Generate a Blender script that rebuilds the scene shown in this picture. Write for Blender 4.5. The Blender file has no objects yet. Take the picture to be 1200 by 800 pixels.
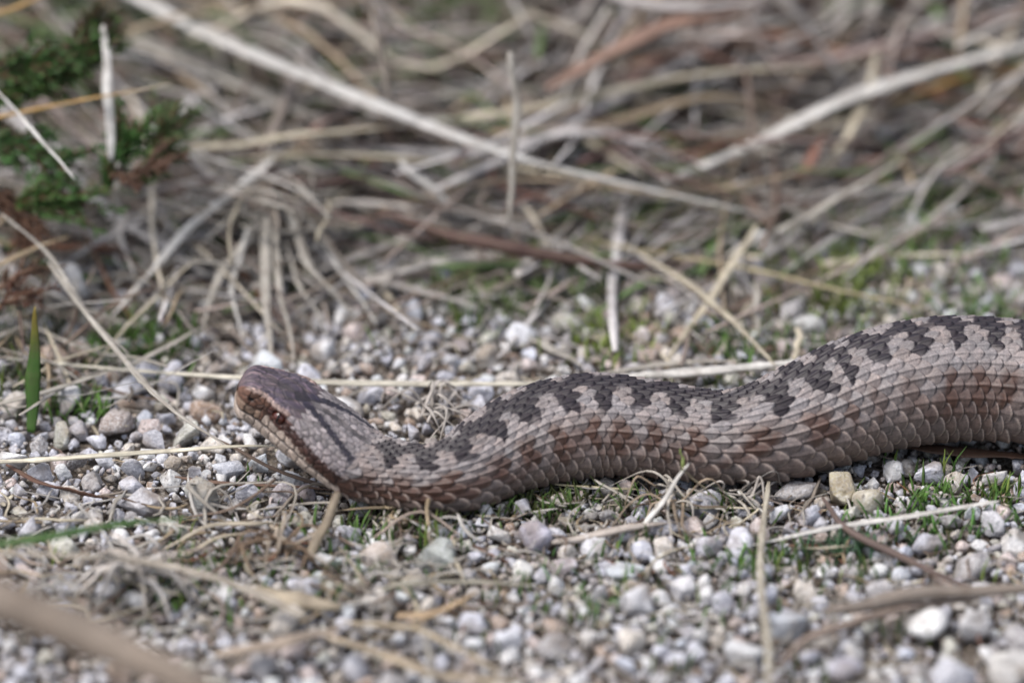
import bpy, math, random
import numpy as np
from mathutils import Vector, noise as mnoise

random.seed(7)
rng = np.random.default_rng(11)
SC = bpy.context.scene
COL = SC.collection

# ---------------------------------------------------------------- camera
PITCH = math.radians(30.0)
DIST = 1.6
MM = 0.001
FWD = np.array([0, math.cos(PITCH), -math.sin(PITCH)])
UPV = np.array([0, math.sin(PITCH), math.cos(PITCH)])
CAMP = -FWD * DIST + UPV * 0.032
cam_d = bpy.data.cameras.new("camera")
cam = bpy.data.objects.new("camera", cam_d)
COL.objects.link(cam)
cam.location = CAMP
cam.rotation_euler = (math.pi / 2 - PITCH, 0, 0)
cam_d.lens = 240
cam_d.sensor_width = 36
cam_d.clip_start = 0.05
cam_d.clip_end = 200
cam_d.dof.use_dof = True
cam_d.dof.focus_distance = 1.597
cam_d.dof.aperture_fstop = 4.9
SC.camera = cam

# ---------------------------------------------------------------- sky, sun, exposure
SUN_EL, SUN_AZ = math.radians(66), math.radians(-105)     # azimuth from +Y (behind the snake), negative = left
world = bpy.data.worlds.new("World")
SC.world = world
world.use_nodes = True
wn = world.node_tree
for n in list(wn.nodes):
    wn.nodes.remove(n)
wo = wn.nodes.new("ShaderNodeOutputWorld")
bg = wn.nodes.new("ShaderNodeBackground")
sky = wn.nodes.new("ShaderNodeTexSky")
sky.sky_type = 'NISHITA'
sky.sun_disc = False
sky.sun_elevation = SUN_EL
sky.sun_rotation = SUN_AZ
sky.air_density = 1.0
sky.dust_density = 4.0
sky.ozone_density = 1.0
bg.inputs[1].default_value = 0.128
hs = wn.nodes.new("ShaderNodeHueSaturation")     # thin high cloud: the same sky, greyer
hs.inputs["Saturation"].default_value = .62
wn.links.new(sky.outputs[0], hs.inputs["Color"])
wn.links.new(hs.outputs[0], bg.inputs[0])
wn.links.new(bg.outputs[0], wo.inputs[0])
sun_d = bpy.data.lights.new("sun", 'SUN')
sun_d.energy = 1.5
sun_d.angle = math.radians(24)
sun_d.color = (1.0, 0.975, 0.945)
sun = bpy.data.objects.new("sun", sun_d)
COL.objects.link(sun)
sdir = Vector((math.sin(SUN_AZ) * math.cos(SUN_EL), math.cos(SUN_AZ) * math.cos(SUN_EL), math.sin(SUN_EL)))
sun.rotation_euler = sdir.to_track_quat('Z', 'Y').to_euler()
sun.location = sdir * 3
SC.view_settings.view_transform = 'Standard'
SC.view_settings.look = 'None'
SC.view_settings.exposure = 0.86
SC.view_settings.gamma = 1.0
SC.cycles.use_denoising = True
SC.cycles.max_bounces = 8

# ---------------------------------------------------------------- helpers
def sm(a, b, x):
    t = np.clip((x - a) / (b - a), 0, 1)
    return t * t * (3 - 2 * t)

def terr(x, y):
    """ground height (m): gentle swells, a low mound at the back left, rising towards the back"""
    x = np.asarray(x, float); y = np.asarray(y, float)
    z = 0.0009 * np.sin(x * 71 + 1.3) * np.cos(y * 63 + .4) + 0.0006 * np.sin(x * 151 + y * 117)
    z = z + 0.010 * sm(.10, .30, y) + 0.013 * sm(-.06, -.16, x) * sm(.03, .16, y)
    far = sm(.35, .9, np.hypot(x, y - .1))
    z = z * (1 - far) + far * (0.012 * sm(.10, .5, y) + .01 * np.sin(x * 5) * np.sin(y * 4))
    return z

def P(px, py, h=0.0):
    """world point h mm above the ground seen at pixel px,py of the 1200x800 photograph"""
    d = FWD * DIST + np.array([1, 0, 0]) * (px - 600) * .0002 + UPV * (400 - py) * .0002
    z = 0.0
    for _ in range(8):
        k = (z + h * MM - CAMP[2]) / d[2]
        q = CAMP + d * k
        z = float(terr(q[0], q[1]))
    return q

def Pz(px, py, zmm):
    d = FWD * DIST + np.array([1, 0, 0]) * (px - 600) * .0002 + UPV * (400 - py) * .0002
    return CAMP + d * ((zmm * MM - CAMP[2]) / d[2])

def to_px(p):
    v = np.asarray(p) - CAMP
    z = v @ FWD
    s = DIST / z / .0002
    return 600 + v[..., 0] * s if v.ndim == 1 else None, 400 - (v @ UPV) * s

def px_arr(p):
    v = p - CAMP
    z = v @ FWD
    s = DIST / z / .0002
    return 600 + v[:, 0] * s, 400 - (v @ UPV) * s

def catmull(pts, n):
    pts = np.asarray(pts, float)
    if len(pts) == 2:
        t = np.linspace(0, 1, n)[:, None]
        return pts[0] * (1 - t) + pts[1] * t
    e = np.vstack([2 * pts[0] - pts[1], pts, 2 * pts[-1] - pts[-2]])
    u = np.linspace(0, len(pts) - 1 - 1e-9, n)
    i = u.astype(int); f = (u - i)[:, None]
    p0, p1, p2, p3 = e[i], e[i + 1], e[i + 2], e[i + 3]
    return .5 * (2 * p1 + (p2 - p0) * f + (2 * p0 - 5 * p1 + 4 * p2 - p3) * f ** 2 + (3 * p1 - p0 - 3 * p2 + p3) * f ** 3)

def raw_mesh(name, V, F, col=None, uv=None, smooth=True):
    me = bpy.data.meshes.new(name)
    k = F.shape[1]
    me.vertices.add(len(V)); me.vertices.foreach_set("co", np.ascontiguousarray(V, np.float32).ravel())
    me.loops.add(F.size); me.loops.foreach_set("vertex_index", np.ascontiguousarray(F, np.int32).ravel())
    me.polygons.add(len(F))
    me.polygons.foreach_set("loop_start", np.arange(0, F.size, k, dtype=np.int32))
    me.polygons.foreach_set("loop_total", np.full(len(F), k, np.int32))
    me.polygons.foreach_set("use_smooth", np.full(len(F), smooth, bool))
    me.update(calc_edges=True)
    if col is not None:
        a = me.attributes.new("col", 'FLOAT_COLOR', 'POINT')
        c = np.ones((len(V), 4), np.float32); c[:, :3] = col[:, :3]
        a.data.foreach_set("color", c.ravel())
    if uv is not None:
        u = me.uv_layers.new(name="UVMap")
        u.data.foreach_set("uv", np.ascontiguousarray(uv[F.ravel()], np.float32).ravel())
    return me

def link(name, me, mat=None, parent=None, label=None, cat=None, group=None, kind=None, loc=None):
    o = bpy.data.objects.new(name, me)
    COL.objects.link(o)
    if mat is not None and me is not None and not me.materials:
        me.materials.append(mat)
    if parent: o.parent = parent
    if label: o["label"] = label
    if cat: o["category"] = cat
    if group: o["group"] = group
    if kind: o["kind"] = kind
    if loc is not None: o.location = loc
    return o

class Batch:
    def __init__(s): s.V = []; s.F = []; s.C = []; s.U = []; s.n = 0
    def add(s, V, F, C, U=None):
        s.V.append(V); s.F.append(F + s.n); s.n += len(V)
        s.C.append(np.broadcast_to(np.asarray(C, float), (len(V), 3)) if np.ndim(C) < 2 else C)
        if U is not None: s.U.append(U)
    def mesh(s, name, origin=None):
        V = np.vstack(s.V)
        if origin is not None: V = V - np.asarray(origin)
        return raw_mesh(name, V, np.vstack(s.F), np.vstack(s.C), np.vstack(s.U) if s.U else None)

def strand(path, w, th=.35, sides=6, n=None, taper=(0.2, 1, .1), wob=0, col=(.4, .35, .27), twist=0.0, keel=.0, tipcol=None):
    """a straw or blade: path (k,3) metres, w = full width in m (scalar or per control point)"""
    path = np.asarray(path, float)
    n = n or max(6, 5 * len(path))
    C = catmull(path, n)
    W = np.asarray(w, float)
    W = np.full(n, float(W)) if W.ndim == 0 else np.interp(np.linspace(0, 1, n), np.linspace(0, 1, len(W)), W)
    t = np.linspace(0, 1, n)
    W = W * np.interp(t, [0, .06, .5, .94, 1], [taper[0], .5 * (1 + taper[0]), 1, .5 * (taper[1] + taper[2]), taper[2]]) if len(taper) == 3 else W
    if wob:
        ph = rng.uniform(0, 6, 6)
        L = np.linalg.norm(C[-1] - C[0])
        for ax in range(3):
            C[:, ax] += wob * (np.sin(t * 5 + ph[ax]) * .6 + np.sin(t * 13 + ph[ax + 3]) * .3 + rng.normal(0, .06, n)) * (1 if ax < 2 else .6)
    T = np.gradient(C, axis=0); T /= np.linalg.norm(T, axis=1)[:, None] + 1e-12
    up = np.array([0, 0, 1.0])
    S = np.cross(T, up); ns = np.linalg.norm(S, axis=1)[:, None]
    S = np.where(ns > .05, S / (ns + 1e-9), np.array([1.0, 0, 0]))
    for i in range(1, n):
        if S[i] @ S[i - 1] < 0: S[i] = -S[i]
    N = np.cross(S, T)
    tw = twist * t + (rng.uniform(0, 3) if twist > 1.5 else 0)
    S2 = S * np.cos(tw)[:, None] + N * np.sin(tw)[:, None]
    N2 = -S * np.sin(tw)[:, None] + N * np.cos(tw)[:, None]
    a = np.linspace(0, 2 * math.pi, sides, endpoint=False)
    ca, sa = np.cos(a), np.sin(a)
    V = C[:, None] + S2[:, None] * (ca[None, :, None] * W[:, None, None] / 2) + N2[:, None] * ((sa + keel * (np.abs(ca) - .5))[None, :, None] * W[:, None, None] * th / 2)
    V = V.reshape(-1, 3)
    V = np.vstack([V, np.repeat(C[:1], sides, 0), np.repeat(C[-1:], sides, 0)])
    rings = [n] + list(range(n)) + [n + 1]
    F = []
    k = np.arange(sides); k1 = (k + 1) % sides
    for r0, r1 in zip(rings[:-1], rings[1:]):
        F.append(np.stack([r0 * sides + k, r0 * sides + k1, r1 * sides + k1, r1 * sides + k], 1))
    F = np.vstack(F)
    seg = np.r_[0, np.cumsum(np.linalg.norm(np.diff(C, axis=0), axis=1))]
    off = rng.uniform(0, 50)
    U = np.stack([np.repeat(seg, sides) + off, np.tile(np.minimum(k, sides - k) / sides * float(W.max()), n)], 1)
    U = np.vstack([U, U[:sides], U[-sides:]])
    cc = np.broadcast_to(np.asarray(col, float), (n, 3)).copy()
    if tipcol is not None:
        m = sm(.6, 1, t)[:, None]
        cc = cc * (1 - m) + np.asarray(tipcol) * m
    cc *= (1 + .10 * np.sin(t * 17 + off) + rng.normal(0, .05, n))[:, None]
    Cc = np.repeat(cc, sides, 0)
    Cc = np.vstack([Cc, Cc[:sides], Cc[-sides:]])
    return V, F, Cc, U

# ---------------------------------------------------------------- materials
class NT:
    def __init__(s, name):
        s.m = bpy.data.materials.new(name); s.m.use_nodes = True
        s.t = s.m.node_tree
        s.b = s.t.nodes["Principled BSDF"]
        s.out = s.t.nodes["Material Output"]
    def n(s, typ, **kw):
        nd = s.t.nodes.new(typ)
        for k, v in kw.items():
            if k.startswith("i_"):
                nd.inputs[k[2:].replace("_", " ")].default_value = v
            else: setattr(nd, k, v)
        return nd
    def l(s, a, b): s.t.links.new(a, b)
    def mix(s, fac, a, b, bt='MIX'):
        m = s.t.nodes.new("ShaderNodeMix"); m.data_type = 'RGBA'; m.blend_type = bt
        for sock, v in ((m.inputs[0], fac), (m.inputs[6], a), (m.inputs[7], b)):
            if hasattr(v, "is_linked"): s.l(v, sock)
            elif isinstance(v, (int, float)): sock.default_value = v
            else: sock.default_value = (*v, 1)
        return m.outputs[2]
    def ramp(s, fac, p0, p1, c0=(0, 0, 0), c1=(1, 1, 1)):
        r = s.t.nodes.new("ShaderNodeValToRGB")
        r.color_ramp.elements[0].position = p0; r.color_ramp.elements[1].position = p1
        r.color_ramp.elements[0].color = (*c0, 1); r.color_ramp.elements[1].color = (*c1, 1)
        s.l(fac, r.inputs[0]); return r.outputs[0]
    def noise(s, vec, scale, detail=4, rough=.6):
        x = s.n("ShaderNodeTexNoise"); x.inputs["Scale"].default_value = scale
        x.inputs["Detail"].default_value = detail; x.inputs["Roughness"].default_value = rough
        s.l(vec, x.inputs["Vector"]); return x.outputs["Fac"]
    def bump(s, h, strength, dist, prev=None):
        b = s.n("ShaderNodeBump"); b.inputs["Strength"].default_value = strength
        b.inputs["Distance"].default_value = dist; s.l(h, b.inputs["Height"])
        if prev is not None: s.l(prev, b.inputs["Normal"])
        return b.outputs[0]

def mat_stone(name, per_object):
    k = NT(name)
    tc = k.n("ShaderNodeTexCoord")
    if per_object:
        oi = k.n("ShaderNodeObjectInfo"); base = oi.outputs["Color"]
        ad = k.n("ShaderNodeVectorMath", operation='ADD'); k.l(k.n("ShaderNodeNewGeometry").outputs["Position"], ad.inputs[0])
        ad.inputs[1].default_value = (0, 0, 0); vec = ad.outputs[0]
    else:
        at = k.n("ShaderNodeAttribute", attribute_name="col"); base = at.outputs["Color"]; vec = tc.outputs["Object"]
    big = k.noise(vec, 260, 5, .65)
    fine = k.noise(vec, 1500, 4, .7)
    spk = k.n("ShaderNodeTexVoronoi"); spk.inputs["Scale"].default_value = 1500; k.l(vec, spk.inputs["Vector"])
    c = k.mix(k.ramp(big, .40, .60), k.mix(.35, base, (.16, .13, .11)), k.mix(.30, base, (.60, .56, .52)))
    c = k.mix(k.ramp(fine, .44, .70), c, k.mix(.6, c, (.78, .78, .80)))
    hue = k.ramp(spk.outputs["Color"], .12, .2, (1, 1, 1), (0, 0, 0))
    c = k.mix(k.mix(1, hue, k.ramp(big, .45, .6), 'MULTIPLY'), c, k.mix(.75, c, (.05, .045, .045)))
    dirt = k.noise(vec, 120, 3, .5)
    c = k.mix(k.ramp(dirt, .50, .66), c, k.mix(.62, c, (.16, .115, .075)))
    k.l(c, k.b.inputs["Base Color"])
    k.b.inputs["Roughness"].default_value = .62
    k.b.inputs["Specular IOR Level"].default_value = .4
    b = k.bump(big, 1, .0016); b = k.bump(fine, .8, .0004, b)
    k.l(b, k.b.inputs["Normal"])
    return k.m

def mat_straw(name, rough=.55, trans=.2, bump=.6, streak=.5):
    k = NT(name)
    at = k.n("ShaderNodeAttribute", attribute_name="col")
    uv = k.n("ShaderNodeUVMap")
    mp = k.n("ShaderNodeMapping"); mp.inputs["Scale"].default_value = (120, 3200, 1); k.l(uv.outputs[0], mp.inputs[0])
    f = k.noise(mp.outputs[0], 1, 4, .6)
    mp2 = k.n("ShaderNodeMapping"); mp2.inputs["Scale"].default_value = (260, 300, 1); k.l(uv.outputs[0], mp2.inputs[0])
    g = k.noise(mp2.outputs[0], 1, 4, .6)
    c = k.mix(k.ramp(f, .38, .62), k.mix(streak, at.outputs[0], (.09, .065, .045)), at.outputs[0])
    c = k.mix(k.ramp(g, .5, .75), c, k.mix(.5, c, (.12, .085, .06)))
    k.l(c, k.b.inputs["Base Color"])
    k.b.inputs["Roughness"].default_value = rough
    k.b.inputs["Specular IOR Level"].default_value = .35
    k.l(k.bump(f, bump, .00025), k.b.inputs["Normal"])
    if trans:
        tr = k.n("ShaderNodeBsdfTranslucent"); k.l(c, tr.inputs[0])
        mx = k.n("ShaderNodeMixShader"); mx.inputs[0].default_value = trans
        k.l(k.b.outputs[0], mx.inputs[1]); k.l(tr.outputs[0], mx.inputs[2]); k.l(mx.outputs[0], k.out.inputs[0])
    return k.m

def mat_ground():
    k = NT("soil_and_grit")
    tc = k.n("ShaderNodeTexCoord"); vec = tc.outputs["Object"]
    v = k.n("ShaderNodeTexVoronoi"); v.inputs["Scale"].default_value = 900; k.l(vec, v.inputs["Vector"])
    a = k.noise(vec, 40, 5, .6); b = k.noise(vec, 500, 5, .7)
    c = k.mix(k.ramp(a, .38, .62), (.085, .062, .045), (.15, .125, .10))
    c = k.mix(k.ramp(v.outputs["Color"], .55, .8), c, (.32, .29, .26))
    c = k.mix(k.ramp(b, .45, .7), c, (.06, .042, .03))
    k.l(c, k.b.inputs["Base Color"]); k.b.inputs["Roughness"].default_value = .9
    n = k.bump(b, 1, .001); n = k.bump(v.outputs["Distance"], 1, .0012, n)
    k.l(n, k.b.inputs["Normal"])
    return k.m

def mat_snake():
    k = NT("snake_skin")
    at = k.n("ShaderNodeAttribute", attribute_name="col")
    tc = k.n("ShaderNodeTexCoord"); vec = tc.outputs["Object"]
    f = k.noise(vec, 2300, 4, .65); g = k.noise(vec, 700, 3, .6)
    c = k.mix(k.ramp(f, .38, .60), k.mix(.35, at.outputs[0], (.02, .014, .014)), at.outputs[0])
    c = k.mix(k.ramp(g, .45, .75), c, k.mix(1, c, (1.45, 1.4, 1.35), 'MULTIPLY'))
    k.l(c, k.b.inputs["Base Color"])
    k.l(k.ramp(g, .2, .8, (.40,) * 3, (.58,) * 3), k.b.inputs["Roughness"])
    k.b.inputs["Specular IOR Level"].default_value = .38
    k.l(k.bump(f, .35, .00015), k.b.inputs["Normal"])
    return k.m

def mat_plain(name, col, rough=.5, spec=.5):
    k = NT(name); tc = k.n("ShaderNodeTexCoord")
    f = k.noise(tc.outputs["Object"], 2500, 3, .6)
    k.l(k.mix(k.ramp(f, .3, .7), tuple(x * .6 for x in col), col), k.b.inputs["Base Color"])
    k.b.inputs["Roughness"].default_value = rough; k.b.inputs["Specular IOR Level"].default_value = spec
    return k.m

M_STONE = mat_stone("gravel_stone", False)
M_STONE_O = mat_stone("pebble_stone", True)
M_STRAW = mat_straw("dry_straw")
M_GREEN = mat_straw("green_leaf", .45, .35, .3, .2)
M_WOOD = mat_straw("twig_bark", .7, 0, 1.0, .55)
M_SOIL = mat_ground()
M_SNAKE = mat_snake()

# ---------------------------------------------------------------- ground
def build_ground():
    u = np.linspace(-1, 1, 330)
    g = np.sinh(u * 6.2) / math.sinh(6.2) * 40 * .5 + u * .55
    X, Y = np.meshgrid(g, g + .1)
    Z = terr(X, Y) - .0012
    near = np.hypot(X, Y - .05) < .5
    Z = Z + np.where(near, rng.normal(0, .00045, X.shape), 0)
    V = np.stack([X, Y, Z], -1).reshape(-1, 3)
    n = len(u); i = np.arange(n - 1)
    a = (i[:, None] * n + i[None]).ravel()
    F = np.stack([a, a + 1, a + n + 1, a + n], 1)
    link("ground", raw_mesh("ground", V, F), M_SOIL, kind="structure", label="brown gritty soil under the gravel and dead grass")
build_ground()

# ---------------------------------------------------------------- snake
# centre line read from the photograph: pixel x, pixel y, height of centre above datum (mm), half thickness (mm)
BODY = [(278, 452, 26.5, 7.6), (316, 466, 23.5, 7.6), (355, 487, 20.5, 7.6), (392, 514, 16, 7.6), (425, 540, 11.5, 7.6), (458, 553, 9.4, 7.4), (500, 560, 9, 7.6),
        (540, 553, 9.8, 8.5), (580, 530, 11.2, 10.2), (620, 512, 12.4, 11.4), (660, 502, 13, 11.9), (700, 497, 13, 12.0), (740, 499, 12.6, 11.4),
        (780, 503, 12.0, 10.9), (815, 508, 11.5, 10.5), (850, 511, 11.5, 10.4), (900, 505, 12.4, 11.5), (960, 482, 14.5, 13.0),
        (1000, 466, 16.2, 13.8), (1040, 454, 17.5, 14.2), (1075, 447, 18, 14.5), (1110, 443, 18, 14.6), (1155, 443, 17.5, 14.4), (1200, 447, 17, 14.2), (1250, 456, 16, 14)]
pts = [Pz(a, b, c) for a, b, c, d in BODY]
rad = [d for *_, d in BODY]
for q, r in (((.155, -.004, .0145), 13.5), ((.182, -.012, .014), 13), ((.208, -.006, .0135), 12.5), ((.222, .016, .013), 11.5), ((.216, .042, .0125), 10.5), ((.196, .058, .015), 9),
             ((.182, .078, .0135), 8), ((.192, .102, .015), 6.5), ((.216, .112, .016), 5), ((.240, .108, .0145), 3.6), ((.262, .114, .0135), 2.4), ((.280, .130, .013), 1.0)):
    pts.append(np.array(q)); rad.append(r)
pts = np.array(pts) - [0, 0, .0006]; rad = np.array(rad, float)
Cd = catmull(pts, 6000)
rd = np.interp(np.linspace(0, 1, 6000), np.linspace(0, 1, len(rad)), rad)
kz = np.exp(-np.linspace(-2, 2, 181) ** 2); kz /= kz.sum()
def smooth(a, k=kz):
    p = np.pad(a, (len(k) // 2,), mode='reflect', reflect_type='odd'); return np.convolve(p, k, 'valid')
Cd = np.stack([smooth(Cd[:, i]) for i in range(3)], 1); rd = smooth(rd)
sd = np.r_[0, np.cumsum(np.linalg.norm(np.diff(Cd, axis=0), axis=1))] * 1000       # mm
SNAKE_C, SNAKE_R = Cd[::12], np.maximum(rd[::12], 6) * MM
S_TOT = sd[-1]
i_end = np.argmin(np.abs(Cd[:, 0] - .133) + (sd < 100) * 9)
S_VIS = sd[i_end]

KT = np.array([0, .13, .25, .31, .40, .50, .56, .70, .85, 1.0])
def sect(top, can, side, lip, jaw, bot):
    (cw, ch), (sw, sh), (lw, lh), (jw, jh) = can, side, lip, jaw
    return np.array([(0, top), (cw * .62, top * .985 + ch * .0), (cw, ch), (cw * .35 + sw * .65 + .15, ch * .62 + sh * .38), (sw, sh), (lw, lh), (lw * .97, lh - .9), (jw, jh), (jw * .55, bot * .96), (0, bot)])
HD = [0, 5, 9, 14, 20, 25, 30]
HS = np.array([sect(4.3, (4.2, 4.3), (5.0, .6), (5.0, -2.9), (4.2, -4.3), -5.0),
      sect(5.0, (5.2, 5.0), (5.9, .8), (6.3, -2.9), (5.2, -4.8), -5.5),
      sect(5.6, (6.4, 5.3), (6.6, 1.3), (7.6, -2.8), (6.4, -5.2), -5.9),
      sect(5.7, (6.5, 4.9), (8.6, 1.2), (9.0, -2.8), (7.6, -5.4), -6.2),
      sect(5.9, (6.9, 4.7), (10.1, .8), (10.0, -2.9), (8.0, -5.6), -6.4),
      sect(6.0, (6.6, 4.7), (9.7, .7), (9.4, -3.0), (7.2, -5.6), -6.5),
      sect(6.3, (5.9, 4.8), (8.1, .7), (7.8, -3.1), (6.1, -5.6), -6.7)])
HK = 1.22        # head length factor
DN = 43.0      # where the head section has become the body section
NU = 2.7
def section(s, T):
    """(w,h) in mm for stations s (n,) and |t| (n,m); T in 0..1 top to bottom midline"""
    n, m = T.shape
    r = np.interp(s, sd, rd)
    # body: oval, a low dorsal ridge, flat belly
    A = math.pi * T
    w = np.sin(A) * (r * 1.03)[:, None]
    h = np.cos(A) * (r * .97)[:, None]
    h = np.where(h < 0, -np.abs(h / (r * .97)[:, None]) ** 1.0 * (r * .93)[:, None], h)
    w = np.sign(w) * np.abs(w / (r * 1.03)[:, None]) ** .93 * (r * 1.03)[:, None]
    hd = s < DN
    if hd.any():
        sh = s[hd]
        K = np.stack([[np.interp(sh / HK, HD, HS[:, j, c]) for j in range(len(KT))] for c in range(2)], -1)   # (10,n,2)
        K = np.transpose(K, (1, 0, 2))
        Th = T[hd]
        W = np.empty((len(sh), m)); H = np.empty_like(W)
        for i in range(len(sh)):
            # smooth (monotone-ish) interpolation of the profile
            fine = np.linspace(0, 1, 201)
            fw = np.interp(fine, KT, K[i, :, 0]); fh = np.interp(fine, KT, K[i, :, 1])
            kk = np.hanning(19); kk /= kk.sum()
            fw = np.convolve(np.r_[-fw[9:0:-1], fw, -fw[-2:-11:-1]], kk, 'valid'); fh = np.convolve(np.r_[fh[9:0:-1], fh, fh[-2:-11:-1]], kk, 'valid')
            W[i] = np.interp(Th[i], fine, fw); H[i] = np.interp(Th[i], fine, fh)
        b = sm(33, DN, sh)[:, None]
        sc = np.where(sh < NU, (1 - np.clip(1 - sh / NU, 0, 1) ** 2.35) ** (1 / 2.35), 1)[:, None]
        w[hd] = (W * (1 - b) + w[hd] * b) * sc
        h[hd] = (H * (1 - b) + h[hd] * b) * sc
    return w, h

ROWS = 25
Q_s = np.interp(np.linspace(0, S_TOT, 4000), sd, rd)
Q_s = np.where(np.linspace(0, S_TOT, 4000) < 40, 7.6, Q_s)
LSC = (Q_s * .05 + 3.15) * (1 + .28 * np.exp(-((np.linspace(0, S_TOT, 4000) - 136) / 16) ** 2))          # scale length (mm) along the body
Q_c = np.r_[0, np.cumsum(1 / LSC[:-1]) * (S_TOT / 3999)]
def q_of(s): return np.interp(s, np.linspace(0, S_TOT, 4000), Q_c)
def s_of(q): return np.interp(q, Q_c, np.linspace(0, S_TOT, 4000))
VT = .84                                 # |t| beyond this: belly plates
def v_of(t):                              # signed t -> row coordinate, narrow rows on the back, wide ones low on the flank
    a = np.abs(t) / VT
    return np.sign(t) * (ROWS / 2) * (1.72 * a - .72 * a ** 2.0)
TT = np.linspace(-1, 1, 2001); VV = v_of(TT)
def t_of(v): return np.interp(v, VV, TT)

def hsh(a, b, c=0.0):
    x = np.sin(a * 127.1 + b * 311.7 + c * 74.7) * 43758.5453
    return x - np.floor(x)

LOBES = [455, 500, 540, 575, 612, 660, 700, 746, 795, 852, 910, 960, 992, 1027, 1075, 1112, 1157, 1197, 1245]   # near-side lobes of the zigzag along the photograph's x
_px = px_arr(Cd)[0]; _ok = sd < 260
LOBE_S = np.array([sd[_ok][np.argmin(np.abs(_px[_ok] - x))] for x in LOBES])
def phase(s):
    k = np.arange(len(LOBE_S))
    return np.where(s > LOBE_S[-1], k[-1] + (s - LOBE_S[-1]) / 9.5, np.where(s < LOBE_S[0], (s - LOBE_S[0]) / 9, np.interp(s, LOBE_S, k)))
PER = 9.4
def n1(x, seed):
    i = np.floor(x); f = x - i; f = f * f * (3 - 2 * f)
    return hsh(i, seed * 1.0) * (1 - f) + hsh(i + 1, seed * 1.0) * f

GREY = np.array([.180, .158, .155]); PINK = np.array([.150, .120, .112]); BRN = np.array([.140, .103, .087])
DARK = np.array([.012, .008, .012]); BLOT = np.array([.062, .028, .018]); PALE = np.array([.40, .33, .28])
def body_color(s, t, rnd):
    """skin colour of the scale centred at s (mm), t (signed, + = camera side)"""
    ph = phase(s) + .22 * (n1(s / 5.3 + t * 3, 17) - .5)
    at = np.abs(t)
    lobe = lambda p: sm(.20, .74, .5 + .5 * np.cos(2 * math.pi * p))
    k = sm(120, 190, s)
    shift = .42 * (1 - k) + .14 * k
    amp = .190 + .010 * k
    amp = amp * (.76 + .46 * n1(s / 8.1, 8))
    ext = np.where(t > 0, .056 - .046 * k + amp * lobe(ph), .045 - .040 * k + amp * .8 * lobe(ph + shift))
    neckw = sm(34, 44, s)
    ext = ext * neckw + (.105 * sm(31, 39, s) - .02) * (1 - neckw)
    dark = sm(.016, -.016, at - ext + .012 * (n1(s * 1.3 + t * 20, 31) - .5))
    base = GREY[None] * np.ones((len(s), 1))
    f = sm(.24, .55, at)[:, None]
    base = base * (1 - f) + PINK * f
    f = sm(.5, .8, at)[:, None]
    base = base * (1 - f) + BRN * f
    f = sm(.13, .2, at)[:, None] * sm(.34, .26, at)[:, None]      # pale bays between the bars
    base = base * (1 + .22 * f)
    # brown blotches low on the flank, in step with the zigzag; merge to a stripe near the head
    bl = sm(.35, .8, .5 + .5 * np.cos(2 * math.pi * (ph + .5))) * sm(.16, .05, np.abs(at - .40)) * (.45 + .55 * n1(s / 12 + 40, 5))
    bl2 = sm(.6, .85, n1(s / 5 + at * 7, 9)) * sm(.2, .06, np.abs(at - .47)) * .7
    strip = sm(85, 48, s) * sm(.13, .06, np.abs(at - .49)) * sm(.1, .5, n1(s / 4 + at * 9, 71) + sm(60, 40, s))
    big = sm(88, 100, s) * sm(128, 112, s) * sm(.15, .05, np.abs(at - .50 + .03 * np.sin(s))) * .75 * sm(.2, .6, n1(s / 3.5 + at * 12, 61))
    bl = np.clip(bl + bl2 + strip + big + sm(205, 225, s) * sm(.2, .08, np.abs(at - .46)) * .8, 0, 1)[:, None]
    base = base * (1 - .92 * bl) + BLOT * .92 * bl
    f = (sm(.80, .86, at) * .6)[:, None]
    base = base * (1 - f) + np.array([.10, .085, .085]) * f
    base = base * (1 - dark[:, None]) + DARK * dark[:, None]
    return base * (.78 + .44 * rnd)[:, None]

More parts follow.
